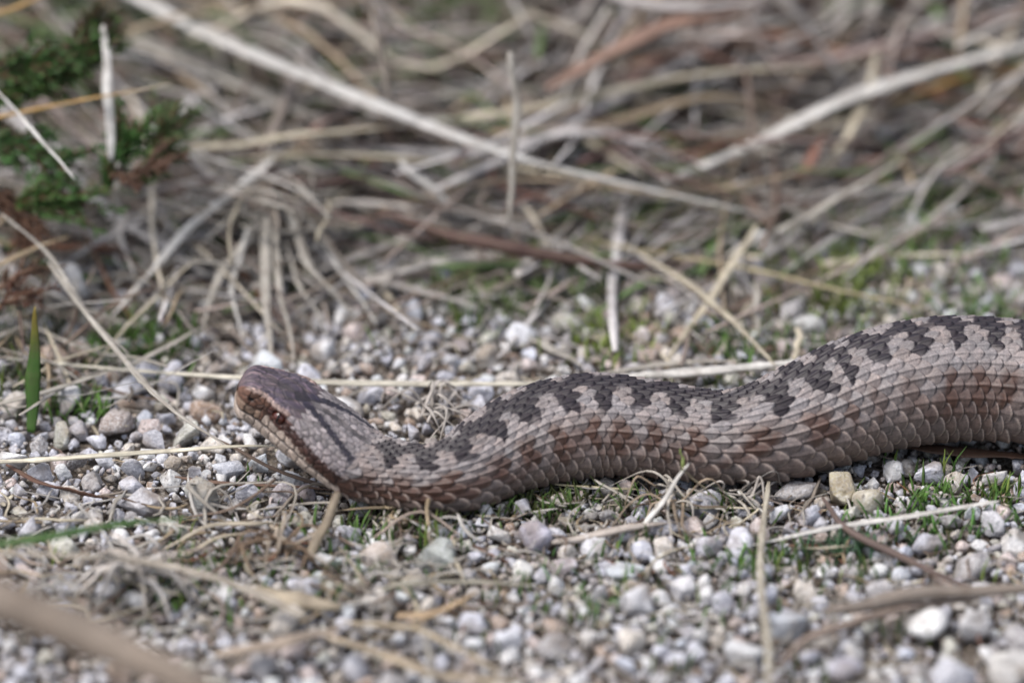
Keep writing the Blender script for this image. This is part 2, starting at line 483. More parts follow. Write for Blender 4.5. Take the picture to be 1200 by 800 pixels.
def body_scales(s, t):
    """height (mm) and colour of the overlapping scales at flat arrays s, t"""
    q = q_of(s); v = v_of(t)
    L = np.interp(s, np.linspace(0, S_TOT, 4000), LSC)
    best = np.full(s.shape, -9.0); bq = np.zeros_like(s); bv = np.zeros_like(s)
    rim = np.zeros_like(s); gap = np.zeros_like(s)
    r0 = np.round(v)
    for dr in (-1, 0, 1):
        row = r0 + dr
        ok = np.abs(row) <= (ROWS - 1) / 2
        off = np.where(np.mod(row, 2) == 0, 0, .5)
        c0 = np.round(q - off)
        for dc in (-1, 0, 1):
            cq = c0 + dc + off
            j1 = hsh(cq, row, 1) - .5; j2 = hsh(cq, row, 2) - .5
            x = q - cq - .05 * j1; y = v - row - .06 * j2
            low = sm(6, 12, np.abs(row))
            hl = np.where(x > 0, .60, .72); hw = 1.04
            ex = 1.42 + .28 * low
            e = (np.abs(x) / hl) ** ex + (np.abs(y) / hw) ** ex
            # tilt: front edge tucked in, rear edge lifted
            h = (.15 + .10 * low) * (x + .6) * (1 + .25 * j1) - (.10 + .13 * low) * (y ** 2) + .04 * (1 - np.clip(e, 0, 1)) ** .5
            keel = np.exp(-(y / .13) ** 2) * .085 * (1 - .93 * low) * sm(-.6, -.2, x) * sm(.66, .5, x)
            h = h + keel
            edge = sm(1.0, .86, e)
            h = np.where(e < 1, h - (1 - edge) * .05, -9)
            h = np.where(ok, h, -9)
            m = h > best
            best = np.where(m, h, best); bq = np.where(m, cq, bq); bv = np.where(m, row, bv); rim = np.where(m, sm(.5, .75, e) * sm(.95, .85, e) * (x > 0), rim); gap = np.where(m, sm(.84, .97, e), gap)
    # belly plates
    vb = np.abs(v) > (ROWS - 1) / 2 + .25
    cq = np.ceil(q - .2)
    x = (q - .2) - cq + 1
    hb = .16 * x ** 1.5 + .0
    best = np.where(vb | (best < -5), np.where(vb, hb, -.06), best); bq = np.where(vb, cq, bq); bv = np.where(vb, 50, bv)
    sc_ = s_of(bq); tc_ = np.where(vb, np.sign(t) * .92, t_of(bv))
    rnd = hsh(bq, bv, 7) * .55 + .22
    ms = .5 * sc_ + .5 * s; mt = np.where(vb, tc_, .5 * tc_ + .5 * t)      # markings cross the scales softly
    col = body_color(ms, mt, rnd)
    fine = n1(s * 3.1 + t * 11, 51) * .5 + n1(t * 170 + s * .7, 52) * .5
    col = col * (.74 + .52 * fine)[:, None]
    tint = (hsh(bq, bv, 11) - .5)
    col = col * (1 + tint[:, None] * np.array([.10, .0, -.08]))
    # pale rim highlight painted into the colour at the rear edge of flank scales
    rr = (rim * sm(.40, .62, np.abs(tc_)) * (.5 + .4 * hsh(bq, bv, 5)))[:, None] * (~vb)[:, None]
    col = col * (1 - rr) + np.array([.36, .29, .25]) * rr
    col = col * (1 - .62 * gap * (~vb))[:, None]      # darker skin between the scales
    return best * L, col

# head scale seeds (d mm, arc coordinate a mm) : plates and small scales, mirrored
AT = 34.0     # half girth in 'mm' used to measure t on the head
seeds = []
def seed(d, t, kind, wgt=0.0): seeds.append((d, t * AT, kind, wgt))
for i, d in enumerate(np.arange(1.0, 25, 2.35)): seed(d + rng.uniform(-.2, .2), .425, 'lab')
for i, d in enumerate(np.arange(1.6, 25, 2.5)): seed(d, .520, 'lab2')
for d in np.arange(1.2, 26, 2.6): seed(d, .61, 'lab2')
for d in np.arange(0, 26, 3.0):
    for t in (.74, .84, .95): seed(d + rng.uniform(-.3, .3), t, 'chin')
seed(10.5, .225, 'brow'); seed(9.1, .215, 'brow'); seed(11.9, .222, 'brow')
seed(9.8, .04, 'crown'); seed(14.2, .055, 'crown'); seed(12.2, .0, 'crown')
for d, t in ((2.2, .05), (3.0, .16), (4.9, .18), (6.2, .10), (6.6, .20), (4.4, .04), (7.9, .09), (2.2, .22), (12.6, .13), (12.8, .21)): seed(d, t, 'top')
for d, t in ((1.0, .30), (1.3, .38), (3.1, .30), (5.0, .31), (6.7, .31), (5.2, .38), (7.0, .385), (6.3, .42), (3.3, .405), (4.4, .345)): seed(d, t, 'snout')
for a in range(11):
    an = a / 11 * 2 * math.pi
    seed(10.9 + 2.45 * math.cos(an), .345 + 2.45 * math.sin(an) * .9 / AT, 'ocu')
for d in np.arange(13, 30, 1.75):
    for k_, t in enumerate(np.arange(.29, .43, .052)):
        seed(d + (.8 if k_ % 2 else 0) + rng.uniform(-.15, .15), t + rng.uniform(-.005, .005), 'temp')
for d in np.arange(15.5, 30, 1.6):
    for k_, t in enumerate(np.arange(0.0, .27, .045)):
        seed(d + (.8 if k_ % 2 else 0) + rng.uniform(-.15, .15), t, 'crown2')
seeds_n = len(seeds)
SA = np.array([(d, a) for d, a, *_ in seeds]); SK = [k for *_, k, _ in seeds]
SA2 = np.vstack([SA, SA * [1, -1]]); SK2 = SK + SK
def head_color(d, t, kind, i):
    at = abs(t)
    r = float(hsh(np.array(d), np.array(t * 9.0), 4.0))
    cr = np.array([.056, .045, .050]) * (.45 + 1.2 * r)
    if kind == 'crown2':
        cr = np.array([.225, .20, .202]) * (.7 + .5 * r)
    if kind == 'top': cr = np.array([.070, .054, .060]) * (.65 + .8 * r)
    if kind == 'temp': cr = np.array([.27, .235, .24]) * (.65 + .55 * r)
    if kind in ('snout', 'ocu'): cr = np.array([.100, .052, .036]) * (.5 + .9 * r)
    if kind == 'ocu' : cr = np.array([.085, .035, .028]) * (.7 + .7 * r)
    if kind == 'brow': cr = np.array([.060, .05, .062]) * (.8 + .5 * r)
    if kind == 'lab': cr = np.array([.22, .15, .11]) * (.6 + .6 * r) if d < 6 else np.array([.40, .325, .275]) * (.6 + .5 * r)
    if kind == 'lab2': cr = np.array([.40, .33, .28]) * (.7 + .45 * r)
    if kind == 'chin': cr = np.array([.36, .29, .24]) * (.7 + .5 * r)
    return cr
SCOL = np.array([head_color(SA2[i, 0], SA2[i, 1] / AT, SK2[i], i) for i in range(len(SA2))])
def head_scales(d, t):
    a = t * AT
    n = len(d); H = np.empty(n); C = np.empty((n, 3)); Fb = np.empty(n)
    for o in range(0, n, 20000):
        sl = slice(o, o + 20000)
        wx = .12 * np.sin(a[sl] * 2.1 + d[sl]); wy = .12 * np.sin(d[sl] * 2.3)
        D = np.hypot(d[sl, None] + wx[:, None] - SA2[None, :, 0], a[sl, None] + wy[:, None] - SA2[None, :, 1])
        ix = np.argpartition(D, 1, axis=1)[:, :2]
        r_ = np.arange(D.shape[0]); f = D[r_[:, None], ix]
        sw = f[:, 0] > f[:, 1]
        i1 = np.where(sw, ix[:, 1], ix[:, 0]); f1 = f.min(1); f2 = f.max(1)
        H[sl] = np.where(np.abs(t[sl]) > .27, .24, .12) * sm(0, .6, f2 - f1) + .05 * (hsh(i1.astype(float), 3.0) - .5); C[sl] = SCOL[i1]; Fb[sl] = f2 - f1
    at = np.abs(t)
    # continuous colour features of the head
    def blend(c, m, colr): return c * (1 - m[:, None]) + np.asarray(colr) * m[:, None]
    jag = .006 * np.sin(d * 3.1) + .005 * np.sin(d * 7.3 + 1)
    can = sm(.030, .012, np.abs(at - (.262 + jag))) * sm(.6, 1.5, d) * sm(13, 12, d)         # pale ridge over eye
    C = blend(C, can * .75, [.34, .25, .22])
    # dark stripe behind the eye down to the neck
    cen = .362 + .0043 * (d - 10) * sm(10, 12, d)
    wst = .040 + .0003 * np.clip(d - 10, 0, 20)
    st = sm(wst + .012, wst - .006, np.abs(at - cen + jag)) * sm(6.5, 9, d)
    C = blend(C, st * .95, [.042, .015, .010])
    lines = sm(.03, .015, np.abs(at - (cen - wst - .012))) * sm(12, 14, d) * 0
    # V mark: two dark arms open to the rear, and the wedge of the zigzag between them
    arm = .035 + .0155 * (d - 12.5)
    am = sm(.040, .026, np.abs(at - arm + jag)) * sm(12.3, 13.2, d) * sm(27.5, 26, d)
    C = blend(C, am * .96, [.014, .012, .022])
    wedge = 0 * sm(.03, -.01, at - .085 * sm(21, 29, d)) * sm(21, 22.5, d)
    C = blend(C, wedge * .95, [.018, .013, .020])
    # top of the snout and crown mottled dark
    ml = sm(.5, .72, n1(d / 1.6 + 9 * at, 2) * .5 + n1(at * 30 + d * .3, 6) * .5) * sm(.25, .22, at) * sm(15, 13, d)
    C = blend(C, ml * .6, [.045, .035, .055])
    # mouth line
    ml = sm(.010, .004, np.abs(at - .472)) * sm(.5, 1.2, d) * sm(25, 23, d)
    H = H - .35 * ml; C = blend(C, ml * .8, [.02, .012, .01])
    # nostril
    rn = np.hypot(d - 2.5, (at - .355) * AT)
    H = H - .55 * sm(.75, .3, rn); C = blend(C, sm(.85, .45, rn) * np.where(t > 0, 1, .3), [.012, .008, .006])
    # socket under the brow, brow shelf above it
    re = np.hypot((d - 10.9) * HK / 1.08, (at - .347) * AT / .95)
    H = H - .75 * sm(2.1, 1.5, re)
    C = blend(C, sm(2.3, 1.7, re), [.03, .012, .01])
    H = H + .75 * np.exp(-((d - 10.7) / 2.6) ** 2) * np.exp(-((at - .268) / .022) ** 2)
    H = H + .3 * np.exp(-((at - .26) / .03) ** 2) * sm(1, 3, d) * sm(9, 6, d)
    mo = (sm(.45, .75, n1(d * 1.3 + 3 * np.sin(a * .9), 41) * .5 + n1(a * 1.1 + 2 * np.sin(d * .8), 42) * .5) * sm(.27, .24, at) * sm(17, 12, d))[:, None]
    C = C * (1 - mo) + C * mo * [2.3, 2.1, 2.0]      # paler brown mottling of the crown shields
    g = sm(.40, .0, Fb)
    C = C * (1 - .6 * g[:, None])
    C = C * (.74 + .52 * n1(d * 2.6 + 4 * np.sin(a * 1.3), 21) * 1.0)[:, None] * (.78 + .44 * n1(a * 2.2 + 3 * np.sin(d * 1.1), 22))[:, None]
    return H, C

HROLL = math.radians(4)
def snake_frames(s):
    C = np.stack([np.interp(s, sd, Cd[:, i]) for i in range(3)], 1)
    T = np.stack([np.interp(s + .6, sd, Cd[:, i]) - np.interp(np.maximum(s - .6, 0), sd, Cd[:, i]) for i in range(3)], 1)
    h = (s < 1)
    T /= np.linalg.norm(T, axis=1)[:, None]
    # roll: head turned up towards the camera side, the body a little
    roll = HROLL * (1 - sm(32, 62, s)) + math.radians(-7) * sm(32, 62, s)
    up = np.stack([np.zeros_like(s), -np.sin(roll), np.cos(roll)], 1)
    k = sm(S_VIS + 10, S_VIS + 60, s)[:, None]
    up = up * (1 - k) + np.array([0, 0, 1.0]) * k
    U = up - (up * T).sum(1)[:, None] * T; U /= np.linalg.norm(U, axis=1)[:, None]
    N = np.cross(T, U)
    return C, T, U, N

def build_snake():
    ds = []
    s = 0.0
    s = [0.02, .06, .12, .2, .3, .42, .56]
    while s[-1] < 46: s.append(s[-1] + .17)
    while s[-1] < S_VIS: s.append(s[-1] + .235)
    while s[-1] < S_TOT - .5: s.append(s[-1] + .8)
    s = np.array(s)
    tv = np.concatenate([np.linspace(-1, -.30, 40, endpoint=False), np.linspace(-.30, .80, 232, endpoint=False), np.linspace(.80, 1, 16, endpoint=False)])
    n, m = len(s), len(tv)
    T2 = np.broadcast_to(np.abs(tv), (n, m))
    w, h = section(s, T2)
    w = w * np.sign(tv)[None]
    # normals in the section plane
    dw = np.gradient(np.c_[w[:, -1:], w, w[:, :1]], axis=1)[:, 1:-1]; dh = np.gradient(np.c_[h[:, -1:], h, h[:, :1]], axis=1)[:, 1:-1]
    nl = np.hypot(dw, dh) + 1e-6
    nw, nh = -dh / nl, dw / nl
    sg = np.sign((nw * w + nh * h)); sg[sg == 0] = 1
    nw *= sg; nh *= sg
    S2 = np.broadcast_to(s[:, None], (n, m)).ravel(); TV = np.broadcast_to(tv[None], (n, m)).ravel()
    Hb, Cb = body_scales(S2, TV)
    fade = sm(S_TOT - 3, S_TOT - 20, S2) * .8 + .2
    Hb = Hb * fade
    hm = S2 < 34 * HK
    k = sm(22, 31, S2[hm] / HK)
    Hh, Ch = head_scales(S2[hm] / HK, TV[hm])
    Hh = Hh * sm(0, 2.4, S2[hm])
    Hb[hm] = Hb[hm] * k + Hh * (1 - k)
    kk = np.where(k + .25 * (hsh(np.round(q_of(S2[hm]) * 1.0), np.round(v_of(TV[hm]))) - .5) > .5, 1.0, 0.0)
    Cb[hm] = Cb[hm] * kk[:, None] + Ch * (1 - kk[:, None])
    Hg = Hb.reshape(n, m)
    w = w + nw * Hg; h = h + nh * Hg
    C, T, U, N = snake_frames(s)
    V = C[:, None] + N[:, None] * (w * MM)[..., None] + U[:, None] * (h * MM)[..., None]
    V = V.reshape(-1, 3)
    tip0 = len(V); V = np.vstack([V, C[:1], C[-1:]])
    i = np.arange(n - 1)[:, None] * m; j = np.arange(m)[None]; j1 = (j + 1) % m
    F = np.stack([(i + j), (i + m + j), (i + m + j1), (i + j1)], -1).reshape(-1, 4)
    jj = np.arange(m); k1 = (jj + 1) % m
    cap = np.stack([np.full(m, tip0), jj, k1, k1], 1)
    Cc = np.vstack([Cb, Cb[:1], Cb[-1:]])
    me = raw_mesh("snake", V, F, Cc)
    return me, C

me, _ = build_snake()
SNAKE = link("snake", me, M_SNAKE, label="grey brown snake with a dark zigzag back creeping over the gravel, head raised at left", cat="snake")

# eyes
def build_eyes():
    k = NT("eye_iris")
    tc = k.n("ShaderNodeTexCoord"); f = k.noise(tc.outputs["Object"], 1800, 4, .6)
    k.l(k.mix(k.ramp(f, .35, .65), (.030, .006, .004), (.095, .020, .011)), k.b.inputs["Base Color"])
    k.b.inputs["Roughness"].default_value = .06; k.b.inputs["Coat Weight"].default_value = .6; k.b.inputs["Coat Roughness"].default_value = .03
    mp = mat_plain("eye_pupil", (.004, .003, .003), .1)
    for sgn in (1, -1):
        s = np.array([10.9 * HK]); C, T, U, N = snake_frames(s)
        w, h = section(s, np.array([[.347]]))
        out = (N[0] * sgn * .93 + U[0] * .36); out /= np.linalg.norm(out)
        c = C[0] + N[0] * (w[0, 0] * sgn * MM) + U[0] * (h[0, 0] * MM) - out * .95 * MM
        u = np.linspace(0, math.pi, 17); v = np.linspace(0, 2 * math.pi, 28, endpoint=False)
        X = np.stack([np.outer(np.sin(u), np.cos(v)), np.outer(np.sin(u), np.sin(v)), np.outer(np.cos(u), np.ones(28))], -1).reshape(-1, 3)
        def tosph(X, r): 
            A = T[0] * 1; B = np.cross(out, A); B /= np.linalg.norm(B); A = np.cross(B, out)
            return (X[:, :1] * A * r[0] + X[:, 1:2] * B * r[1] + X[:, 2:] * out * r[2]) * MM
        i = np.arange(16)[:, None] * 28; j = np.arange(28)[None]
        F = np.stack([i + j, i + 28 + j, i + 28 + (j + 1) % 28, i + (j + 1) % 28], -1).reshape(-1, 4)
        e = link("eye", raw_mesh("eye", tosph(X, (1.75, 1.6, 1.55)), F), k.m, parent=SNAKE, loc=c)
        p = link("pupil", raw_mesh("pupil", tosph(X, (.34, 1.15, .3)), F), mp, parent=e, loc=out * 1.36 * MM)
build_eyes()

# ---------------------------------------------------------------- stones
def stone_proto(sub, seed):
    import bmesh
    r = np.random.default_rng(seed)
    bm = bmesh.new(); bmesh.ops.create_icosphere(bm, subdivisions=sub, radius=1)
    V = np.array([v.co[:] for v in bm.verts]); F = np.array([[v.index for v in f.verts] for f in bm.faces]); bm.free()
    V /= np.linalg.norm(V, axis=1)[:, None]
    m = r.integers(6, 11)
    N = r.normal(size=(m, 3)); N /= np.linalg.norm(N, axis=1)[:, None]
    dd = r.uniform(.48, .90, m)
    c = np.clip(V @ N.T, 1e-3, None) / dd
    p = 18
    R = 1 / (np.sum(c ** p, 1) + 1.0 ** p) ** (1 / p)
    R *= 1 + .05 * np.sin(V @ r.normal(size=3) * 5) + .03 * np.sin(V @ r.normal(size=3) * 11)
    return V * R[:, None] * [1, .82, .66] if False else V * R[:, None], F
def chip_proto(seed, bevel):
    """an angular broken chip: convex hull of a few points, edges worn by a bevel"""
    import bmesh
    r = np.random.default_rng(seed)
    bm = bmesh.new()
    P_ = r.normal(size=(int(r.integers(9, 14)), 3)); P_ /= np.linalg.norm(P_, axis=1)[:, None]; P_ *= r.uniform(.8, 1.08, (len(P_), 1))
    vs = [bm.verts.new(p) for p in P_]
    bmesh.ops.convex_hull(bm, input=vs)
    for v in [v for v in bm.verts if not v.link_faces]: bm.verts.remove(v)
    bmesh.ops.dissolve_limit(bm, angle_limit=.25, verts=bm.verts[:], edges=bm.edges[:])
    if bevel:
        bmesh.ops.bevel(bm, geom=bm.edges[:], offset=.13, segments=2, profile=.6, affect='EDGES', clamp_overlap=True)
    bmesh.ops.triangulate(bm, faces=bm.faces[:])
    bm.verts.index_update()
    V = np.array([v.co[:] for v in bm.verts]); F = np.array([[v.index for v in f.verts] for f in bm.faces]); bm.free()
    return V, F
PR = {k: [stone_proto(k, 100 + i) for i in range(26)] for k in (1, 2, 3)}
for i_ in range(26):
    if i_ % 5 < 3:
        PR[3][i_] = chip_proto(500 + i_, True)
        PR[2][i_] = PR[3][i_] if len(PR[3][i_][1]) < 200 else chip_proto(500 + i_, False)
        PR[1][i_] = chip_proto(500 + i_, False)
print("chip tris", [len(PR[3][k][1]) for k in range(0, 26)])

PAL = [((.42, .42, .46), .24, 'pale grey'), ((.60, .60, .63), .13, 'whitish'), ((.56, .59, .67), .22, 'blue white'), ((.30, .30, .34), .16, 'bluish grey'), ((.44, .38, .30), .14, 'tan'),
       ((.42, .32, .28), .09, 'pinkish'), ((.18, .165, .16), .11, 'dark grey'), ((.27, .16, .09), .05, 'rusty brown'), ((.34, .33, .25), .08, 'mossy grey')]
PAL = [(tuple(x * f for x, f in zip(c, (1.32, 1.36, 1.45))), w, n) for c, w, n in PAL]
PW = np.array([p[1] for p in PAL]); PW /= PW.sum()
# special pebbles: px, py, width px, height px, colour, label
SPEC = [
 (626, 634, 42, 44, (.50, .48, .62), "lavender grey peaked stone in front of the snake's middle, pointing up", 3),
 (512, 655, 84, 44, (.30, .34, .30), "large speckled grey green stone in the gravel below the snake's neck", 5),
 (985, 576, 46, 50, (.58, .52, .33), "cream yellow cracked stone close under the snake's right part", 7),
 (1016, 588, 36, 42, (.55, .50, .36), "smaller cream stone leaning on the cream yellow cracked stone", 8),
 (447, 657, 48, 36, (.44, .36, .30), "tan pink stone below the snake's neck left of the grey green one", 9),
 (474, 633, 32, 26, (.56, .54, .60), "whitish lilac stone just above the tan pink stone", 10),
 (466, 612, 42, 26, (.40, .28, .15), "ochre crumbly stone under the snake's throat", 11),
 (734, 668, 46, 30, (.52, .58, .64), "bluish white flat stone in front of the bleached twig", 12),
 (611, 668, 26, 22, (.72, .71, .66), "small bright white stone beside the bluish white flat stone", 13),
 (872, 762, 58, 48, (.60, .61, .62), "big white rounded stone at the bottom beside the upright straw", 15),
 (920, 728, 60, 60, (.40, .44, .50), "blue grey blocky stone right of the upright straw", 15),
 (1142, 738, 46, 52, (.58, .57, .58), "white upright stone at lower right under the blurred stick", 16),
 (990, 786, 58, 38, (.38, .38, .48), "bluish violet stone at the bottom edge, blurred", 17),
 (1186, 786, 60, 44, (.50, .48, .45), "pale stone in the bottom right corner", 18),
 (134, 498, 44, 34, (.30, .24, .21), "brown grey rounded stone left of the snake's head below the long straw", 19),
 (70, 512, 34, 38, (.42, .43, .35), "greenish grey upright stone at far left between two long straws", 20),
 (267, 551, 50, 26, (.44, .47, .55), "flat blue grey stone just below the short straw in front of the head", 21),
 (303, 545, 32, 28, (.48, .55, .62), "pale blue stone under the snake's chin", 22),
 (332, 583, 30, 28, (.27, .24, .28), "dark violet round pebble under the chin", 23),
 (358, 579, 26, 22, (.42, .36, .44), "lilac round pebble right of the dark violet one", 24),
 (154, 553, 34, 30, (.42, .44, .52), "bluish rounded pebble below the short straw at left", 25),
 (168, 592, 60, 34, (.34, .33, .36), "broad grey stone with mossy edge left of the chin", 26),
 (236, 585, 40, 50, (.48, .50, .46), "tall whitish stone pair below the chin", 3),
 (382, 412, 36, 36, (.64, .64, .66), "bright white stone behind the snake's head, blurred", 4),
 (486, 372, 38, 40, (.40, .43, .50), "blue grey square stone behind the snake, blurred", 5),
 (424, 348, 40, 30, (.38, .42, .52), "bluish flat stone behind the head near the grass fan", 6),
 (520, 322, 26, 44, (.40, .43, .50), "upright blue grey stone behind the snake by the dark root", 7),
 (608, 278, 38, 36, (.55, .49, .46), "pale pinkish stone touching the dark root", 8),
 (950, 384, 48, 26, (.50, .54, .55), "pale bluish flat stone right behind the pale stub, above the snake's back", 9),
 (1115, 340, 36, 22, (.62, .64, .72), "small blue white stone in the moss behind the snake's right part", 10),
 (1153, 298, 44, 24, (.70, .66, .62), "white stone in the moss at right, far behind the snake", 11),
 (1196, 316, 34, 30, (.66, .66, .76), "white stone at the right edge behind the snake", 12),
 (747, 358, 34, 20, (.62, .55, .46), "cream stone behind the snake's middle beside the moss", 13),
 (752, 398, 24, 30, (.60, .52, .50), "upright pinkish white stone right of the moss cushion", 14),
 (722, 422, 18, 14, (.58, .42, .28), "small orange pebble at the foot of the moss cushion", 15),
 (80, 345, 60, 84, (.42, .42, .43), "large pale grey stone under the dead grass at far left", 16),
 (740, 432, 30, 16, (.50, .48, .50), "grey flat stone against the snake's back behind the middle", 17),
 (660, 665, 34, 20, (.43, .38, .42), "mauve grey stone right of the small bright white stone", 18),
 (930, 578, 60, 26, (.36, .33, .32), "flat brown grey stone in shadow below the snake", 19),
 (1160, 615, 50, 30, (.52, .52, .56), "pale stone at right below the green sprouts", 20),
 (800, 690, 40, 36, (.62, .61, .64), "white stone left of the upright straw", 21),
 (745, 706, 52, 46, (.45, .45, .48), "grey stone below the bluish white flat stone", 22),
]

def to_rot(r):
    a, b, c = r.uniform(0, 2 * math.pi), r.uniform(-.7, .7), r.uniform(-.7, .7)
    ca, sa = math.cos(a), math.sin(a)
    Rz = np.array([[ca, -sa, 0], [sa, ca, 0], [0, 0, 1]])
    Rx = np.array([[1, 0, 0], [0, math.cos(b), -math.sin(b)], [0, math.sin(b), math.cos(b)]])
    Ry = np.array([[math.cos(c), 0, math.sin(c)], [0, 1, 0], [-math.sin(c), 0, math.cos(c)]])
    return Rx @ Ry @ Rz, (a, b, c)

def build_stones():
    placed = []; cell = .008; grid = {}
    def put(x, y, r):
        grid.setdefault((int(x // cell), int(y // cell)), []).append((x, y, r)); placed.append((x, y, r))
    def free(x, y, r, f=.86):
        cx, cy = int(x // cell), int(y // cell)
        for i in (-1, 0, 1):
            for j in (-1, 0, 1):
                for (a, b, c) in grid.get((cx + i, cy + j), ()):
                    if (a - x) ** 2 + (b - y) ** 2 < (f * (c + r)) ** 2: return False
        return True
    protos = [raw_mesh("pebble", V, F) for V, F in PR[3]]
    for m_ in protos: m_.materials.append(M_STONE_O)
    for (px, py, w, h, c, lab, k) in SPEC:
        r = w * .0001
        hz = h * .0001 / .9
        q = P(px, py, hz * 500)
        o = link("pebble", protos[k % 26], label=lab, cat="stone", group="stones picked out in the gravel")
        g = float(terr(q[0], q[1]))
        o.location = (q[0], q[1], g + hz * .55)
        o.scale = (r * 1.05, min(r * 1.05, hz * 1.2), hz * 1.05)
        o.rotation_euler = (0, rng.uniform(-.15, .15), 0)
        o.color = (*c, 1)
        put(q[0], q[1], r * .95)
    stones = []
    def throw(n, r0, r1, x0, x1, y0, y1, f=.86):
        X = rng.uniform(x0, x1, n); Y = rng.uniform(y0, y1, n); R = rng.uniform(r0, r1, n)
        for x, y, r in zip(X, Y, R):
            if free(x, y, r, f): put(x, y, r); stones.append((x, y, r))
    near = (-.155, .155, -.15, .13)
    throw(60, .0040, .0054, -.155, .155, -.15, -.022, .95); throw(300, .0036, .0044, *near); throw(900, .0028, .0036, *near, .88); throw(6000, .0020, .0028, *near, .80); throw(12000, .0014, .0020, *near, .78); throw(16000, .0010, .0014, *near, .76)
    n_near = len(stones)
    for a, b, c, d in ((-.34, -.155, -.22, .3), (.155, .34, -.22, .3), (-.155, .155, -.30, -.15), (-.155, .155, .13, .19)):
        throw(1500, .0026, .0042, a, b, c, d); throw(2500, .0016, .0026, a, b, c, d)
    A = np.array(stones)
    SX = SNAKE_C
    dist = np.full(len(A), 9.0); belly = np.zeros(len(A))
    for o in range(0, len(A), 4000):
        D = np.hypot(A[o:o + 4000, None, 0] - SX[None, :, 0], A[o:o + 4000, None, 1] - SX[None, :, 1])
        j = D.argmin(1); dist[o:o + 4000] = D[np.arange(len(j)), j] / SNAKE_R[j]
        belly[o:o + 4000] = SX[j, 2] - SNAKE_R[j]
    ground = terr(A[:, 0], A[:, 1])
    asp = rng.uniform(.55, .95, len(A))
    z = ground + A[:, 2] * asp * rng.uniform(.05, .95, len(A))
    under = (dist < .84) & (belly < .02)
    z = np.where(under, np.minimum(z, belly - A[:, 2] * asp * .9 + .0004), z)
    pos = np.c_[A[:, :2], z]
    X, Y = px_arr(pos)
    ci = rng.choice(len(PAL), len(A), p=PW)
    brown = (A[:, 1] > .045) & (rng.uniform(size=len(A)) < .35)      # the gravel grows earthier towards the grass
    ci = np.where(brown, rng.choice([3, 5, 6, 7, 7, 4], len(A)), ci)
    inframe = (X > -15) & (X < 1215) & (Y > 330) & (Y < 815) & ~(under)
    ybelow = np.interp(X, [0, 270, 430, 620, 850, 1200], [300, 560, 590, 575, 560, 500])
    hidden = (X > 280) & (Y < ybelow + 4) & (Y > ybelow - 130)
    score = A[:, 2] * inframe * (~hidden)
    marks = []
    for (px, py, w, h, c, lab, k) in SPEC:
        sh = lab.split(',')[0]
        for cut in (' below ', ' in front ', ' in the ', ' under ', ' at ', ' close ', ' leaning ', ' left of ', ' right of ', ' just ', ' beside ', ' with ', ' touching ', ' near ', ' behind ', ' right behind ', ' against ', ' far ', ' by '):
            sh = sh.split(cut)[0]
        marks.append((px, py, sh))
    marks += [(520, 600, "snake's throat"), (640, 580, "snake's neck"), (700, 565, "snake's middle"), (880, 570, "snake's lowest flank"), (1050, 530, "snake's right flank"), (895, 650, "long upright straw"), (893, 770, "foot of the upright straw"),
              (1040, 645, "dark grey sloping twig"), (1100, 690, "blurred brown stick"), (1160, 590, "pale flat straw"), (155, 668, "bleached dead tuft"), (380, 620, "short tan stub"), (300, 440, "snake's snout"), (150, 432, "long level cream straw"),
              (200, 527, "straw pointing at the chin"), (60, 568, "red brown twisted leaf"), (40, 480, "foot of the upright green blade"), (640, 300, "dark red brown root"), (315, 420, "upright blade of the grass fan"), (505, 478, "tangle behind the neck"),
              (830, 437, "thick bleached straw"), (548, 385, "round green tuft"), (715, 405, "moss cushion"), (150, 740, "very thick brown stem"), (300, 690, "broad bleached stalk"), (240, 617, "arched straw scraps"), (520, 718, "tan leaf strip"), (560, 795, "bottom edge below the tan straws"),
              (750, 795, "bottom edge middle"), (1060, 795, "bottom edge right"), (60, 790, "bottom left corner"), (690, 630, "bleached flat twig"), (790, 590, "propped straw"), (940, 672, "larger green sprout"), (1018, 680, "bluish green sprout"), (870, 400, "crossed straws")]
    MK = np.array([(a, b) for a, b, _ in marks], float)
    used = set()
    def say(x, y, colr, r, asp_):
        D = np.hypot(MK[:, 0] - x, MK[:, 1] - y)
        size = 'big' if r > .0037 else ('middling' if r > .0030 else 'small')
        shp = 'flat' if asp_ < .67 else ('round' if asp_ > .83 else 'blunt')
        for j in np.argsort(D)[:8]:
            dx, dy = x - MK[j, 0], y - MK[j, 1]
            way = ('right of' if dx > 0 else 'left of') if abs(dx) > abs(dy) else ('in front of' if dy > 0 else 'behind')
            near_ = 'just ' if D[j] < 35 else ('' if D[j] < 80 else 'well ')
            lab = f"{size} {shp} {colr} pebble {near_}{way} the {marks[j][2]}"
            if lab not in used and len(lab.split()) <= 16:
                used.add(lab); return lab
        return lab
    pick = set(np.argsort(-score)[:258].tolist())
    B = {1: Batch(), 2: Batch(), 3: Batch()}
    for i in range(len(A)):
        c = np.minimum(np.array(PAL[ci[i]][0]) * rng.uniform(.65, 1.2), .72)
        R, (a, b, cc) = to_rot(rng)
        k = rng.integers(26)
        ay = rng.uniform(.58, 1.0)
        if i in pick:
            front = "in front of the snake" if (Y[i] > ybelow[i]) else ("behind the snake" if X[i] > 430 else "around and behind the head")
            if X[i] < 280 and Y[i] <= ybelow[i] + 150: front = "left of the snake's head"
            lab = say(X[i], Y[i], PAL[ci[i]][2], A[i, 2], asp[i])
            o = link("pebble", protos[k], label=lab, cat="pebble", group=f"pebbles {front}")
            o.location = pos[i]; o.scale = (A[i, 2] * 1.12, A[i, 2] * 1.12 * ay, A[i, 2] * 1.1 * asp[i]); o.rotation_euler = (b, cc, a)
            o.color = (*c, 1)
            continue
        foc = i < n_near and abs(A[i, 1]) < .04 and A[i, 2] > .0018 and inframe[i]
